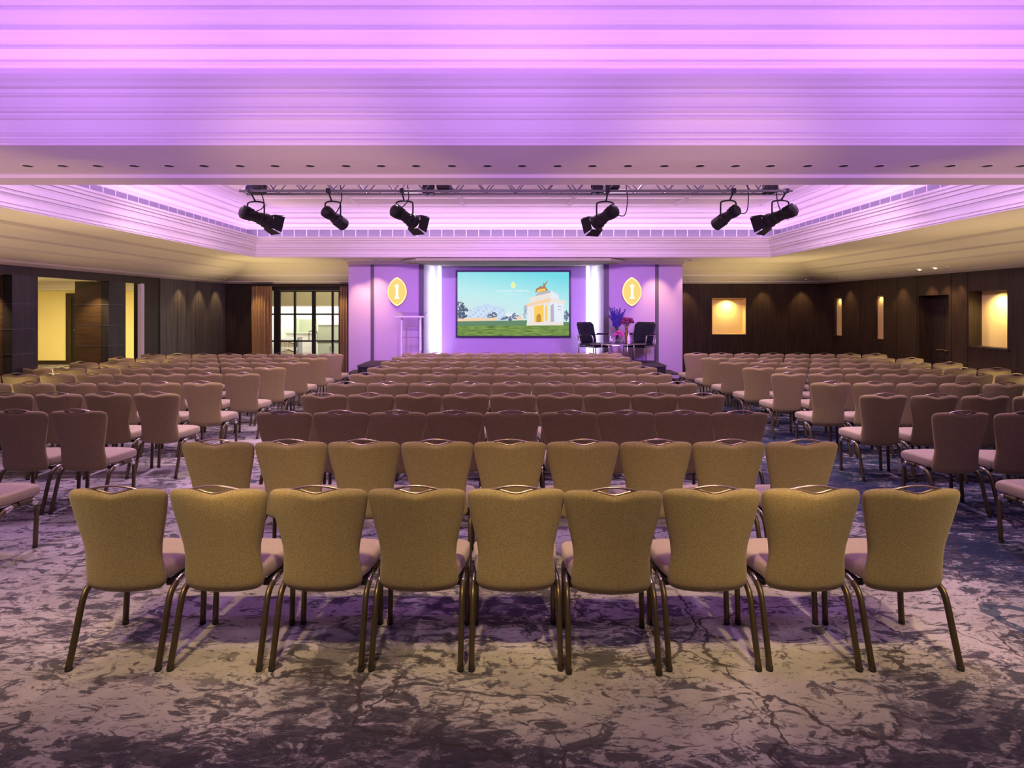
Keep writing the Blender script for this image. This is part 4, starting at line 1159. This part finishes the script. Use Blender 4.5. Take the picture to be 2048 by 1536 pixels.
def make_seat():
    bm = BM(); rings = []
    n = 28
    for y, w_, zt_, zb_, e in ((-.100,.17,.462,.402,.4),(-.094,.190,.470,.392,.75),(-.07,.200,.476,.386,1),(0,.214,.480,.382,1),(.08,.225,.482,.380,1),(.16,.233,.482,.379,1),(.22,.236,.480,.380,1),(.250,.235,.475,.383,1),(.266,.229,.464,.393,.9),(.274,.212,.450,.408,.6)):
        zc_ = (zt_+zb_)/2; hz = (zt_-zb_)/2
        ring = []
        for k in range(n):
            a = 2*PI*k/n; c_, s_ = math.cos(a), math.sin(a)
            x = w_*math.copysign(abs(c_)**.30, c_); z = hz*math.copysign(abs(s_)**.45, s_)
            ring.append((x, y, zc_+z+.008*max(0, s_)*(1-(x/.233)**2)))
        rings.append(ring)
    ring_loft(bm, rings); bmesh.ops.recalc_face_normals(bm, faces=bm.faces[:])
    return bm
REAR = lambda s: smooth_path([(s*.216, .055, .372), (s*.220, -.02, .369), (s*.2215, -.085, .350), (s*.222, -.125, .30), (s*.2225, -.175, .15), (s*.223, -.222, .012)], 4)
FRONT = lambda s: smooth_path([(s*.214, .08, .371), (s*.218, .17, .370), (s*.2195, .222, .350), (s*.220, .238, .29), (s*.2205, .232, .15), (s*.221, .222, .012)], 4)
def make_leg(path): bm = BM(); tube(bm, path, .0145, 12, r2=.0195, up=(1, 0, 0)); return bm
def make_sleeve(path): bm = BM(); tube(bm, path, .0160, 12, r2=.0215, up=(1, 0, 0)); return bm
def make_glide(p): bm = BM(); lathe(bm, [(.0, 0), (.016, 0), (.0175, .006), (.0165, .022), (0, .022)], p, 12); return bm
def make_frame():
    bm = BM()
    for s in (-1, 1): box(bm, s*.195-.012, s*.195+.012, -.08, .22, .362, .382)
    for y in (-.05, .18): box(bm, -.19, .19, y-.012, y+.012, .362, .382)
    return bm
def build_chair():
    r = empty('banquet_chair')
    link('backrest', make_backrest(), 'fabric', r, True)
    link('handle', make_handle(), 'rail', r, True)
    link('seat', make_seat(), 'seat', r, True)
    link('seat_frame', make_frame(), 'black', r)
    for s in (-1, 1):
        for pth, a, b in ((REAR(s), 2, 7), (FRONT(s), 5, 11)):
            lg = link('leg', make_leg(pth), 'bronze', r, True)
            link('bracket', make_sleeve(pth[a:b]), 'chrome', lg, True)['label'] = 'bright chrome sleeve'
            p = pth[-1]; link('glide', make_glide((p[0], p[1], 0)), 'rubber', lg, True)
    return r
chair0 = build_chair(); used = [False]
KIDS = [(c, list(c.children)) for c in chair0.children]
def copy_chair(detail):
    r = chair0.copy(); COL.objects.link(r)
    for c, subs in KIDS:
        n = c.copy(); COL.objects.link(n); n.parent = r
        if detail:
            for s_ in subs:
                m = s_.copy(); COL.objects.link(m); m.parent = n
    return r
def set_chair(X, d, label, group, yaw=0.0):
    """X: centre line of the chair, d: depth of the top of its back"""
    c = chair0 if not used[0] else copy_chair(d < 9.0)
    used[0] = True
    c.location = (X, d+.222, 0); c.rotation_euler = (0, 0, yaw)
    tag(c, label, 'chair', group)
ROWN = ['nearest row', 'second row', 'third row', 'fourth row', 'fifth row', 'sixth row', 'seventh row', 'eighth row', 'ninth row', 'tenth row']
CEN = [(3.0, [226,430,633,832,1031,1228,1428,1630,1832]), (4.06, [432,580,733,880,1027,1172,1316,1462,1607]), (5.21, [566,681,795,909,1023.5,1137,1251,1366,1481]),
       (6.29, [646,741,836,931.5,1027,1120.5,1215,1310,1405]), (7.27, [692,776,859,942,1024.5,1108,1190.5,1273,1356]), (8.27, [661.5,733.6,805.7,878,950,1023,1094.7,1167,1239,1310]),
       (9.22, [765,829.5,894.5,959.5,1024.6,1088,1153.5,1218.5,1283.7]), (10.24, [790,847.5,905.5,964,1022.8,1080,1138,1196.5,1255.5]),
       (11.22, [810,862.3,915.3,968,1021,1074,1127,1180.5,1233.6]), (12.14, [828.5,877.5,926.5,975,1023.7,1072,1121,1170,1218.5])]
CEN[5] = (8.27, CEN[5][1][1:])
NTH = ['leftmost', 'second from left', 'third from left', 'fourth from left', 'middle', 'fourth from right', 'third from right', 'second from right', 'rightmost']
for ri, (d, xs) in enumerate(CEN):
    pitch = max(.498, (xs[-1]-xs[0])/8*d/F); XM = ((xs[0]+xs[-1])/2-CX)*d/F
    for ci, x in enumerate(xs):
        nth = NTH[ci]
        tone = 'olive taupe' if ri < 2 else 'mauve taupe'
        rn = ROWN[ri] if ri != 9 else 'farthest row'
        if ri == 0: lab = '%s banquet chair, %s in the nearest full row, its back to us' % (tone, nth)
        else: lab = '%s banquet chair, %s, %s of the centre block' % (tone, nth, rn)
        yaw = R(random.uniform(-.8, .8))
        if ri == 0 and ci == 5: yaw = R(-1.5)
        X = XM+pitch*(ci-4) if ri else (x-CX)*d/F
        set_chair(X, d-(.03 if (ri, ci) == (0, 5) else 0), lab, 'banquet chairs in the centre block', yaw)
AIS = ['on the aisle', 'second from the aisle', 'third from the aisle', 'fourth from the aisle', 'fifth from the aisle', 'sixth from the aisle', 'seventh from the aisle', 'eighth from the aisle']
LEFT = [(4.1, [-98]), (5.28, [152, 35]), (6.38, [309.5, 212, 116, 19]), (7.32, [402, 318, 235, 151, 67, -16]), (8.33, [482, 408, 335, 261.5, 190, 116, 43, -30]),
        (9.22, [538, 470, 403, 338, 273, 208.5, 140.5, 75]), (10.12, [588, 528, 468, 410, 350.5, 291.5, 231, 171]), (11.04, [627, 572.5, 518.5, 466, 412, 358, 304.5, 251]), (11.95, [661, 610.5, 561, 513.5, 464, 413.7, 364.5, 315])]
RIGHT = [(4.2, [2168]), (5.2, [1927.5, 2048]), (6.27, [1771, 1871.5, 1970, 2069]), (7.32, [1664.5, 1749, 1833.6, 1918, 2002, 2086]), (8.34, [1580, 1653.6, 1728, 1800, 1872.5, 1944.5, 2016.5]),
         (9.2, [1518.6, 1583, 1648, 1713, 1778, 1843, 1908, 1973]), (10.12, [1469, 1528, 1587.5, 1645.5, 1705, 1764.5, 1825, 1885]), (11.04, [1430, 1483.5, 1538, 1592, 1645.5, 1699, 1754, 1809]), (12.05, [1393, 1443, 1493.5, 1542.5, 1591.5, 1641, 1689.5, 1738.5])]
for side, rows, slope in (('left', LEFT, .03), ('right', RIGHT, .055)):
    sg = -1 if side == 'left' else 1
    for ri, (d, xs) in enumerate(rows):
        X0 = (xs[0]-CX)*d/F
        n = len(xs)
        pitch = max(.498, abs(xs[-1]-xs[0])/max(1, n-1)*(d-slope*.25*n)/F)
        for ci, x in enumerate(xs):
            rn = ROWN[ri] if ri != 8 else 'farthest row'
            if ri == 0: lab = 'banquet chair at the %s picture edge, only its seat and legs showing' % side
            else: lab = 'mauve taupe banquet chair, %s, %s of the %s block' % (AIS[ci], rn, side)
            set_chair(X0+sg*pitch*ci, d-slope*pitch*ci, lab, 'banquet chairs in the %s block' % side, R(random.uniform(-.5, .5)))
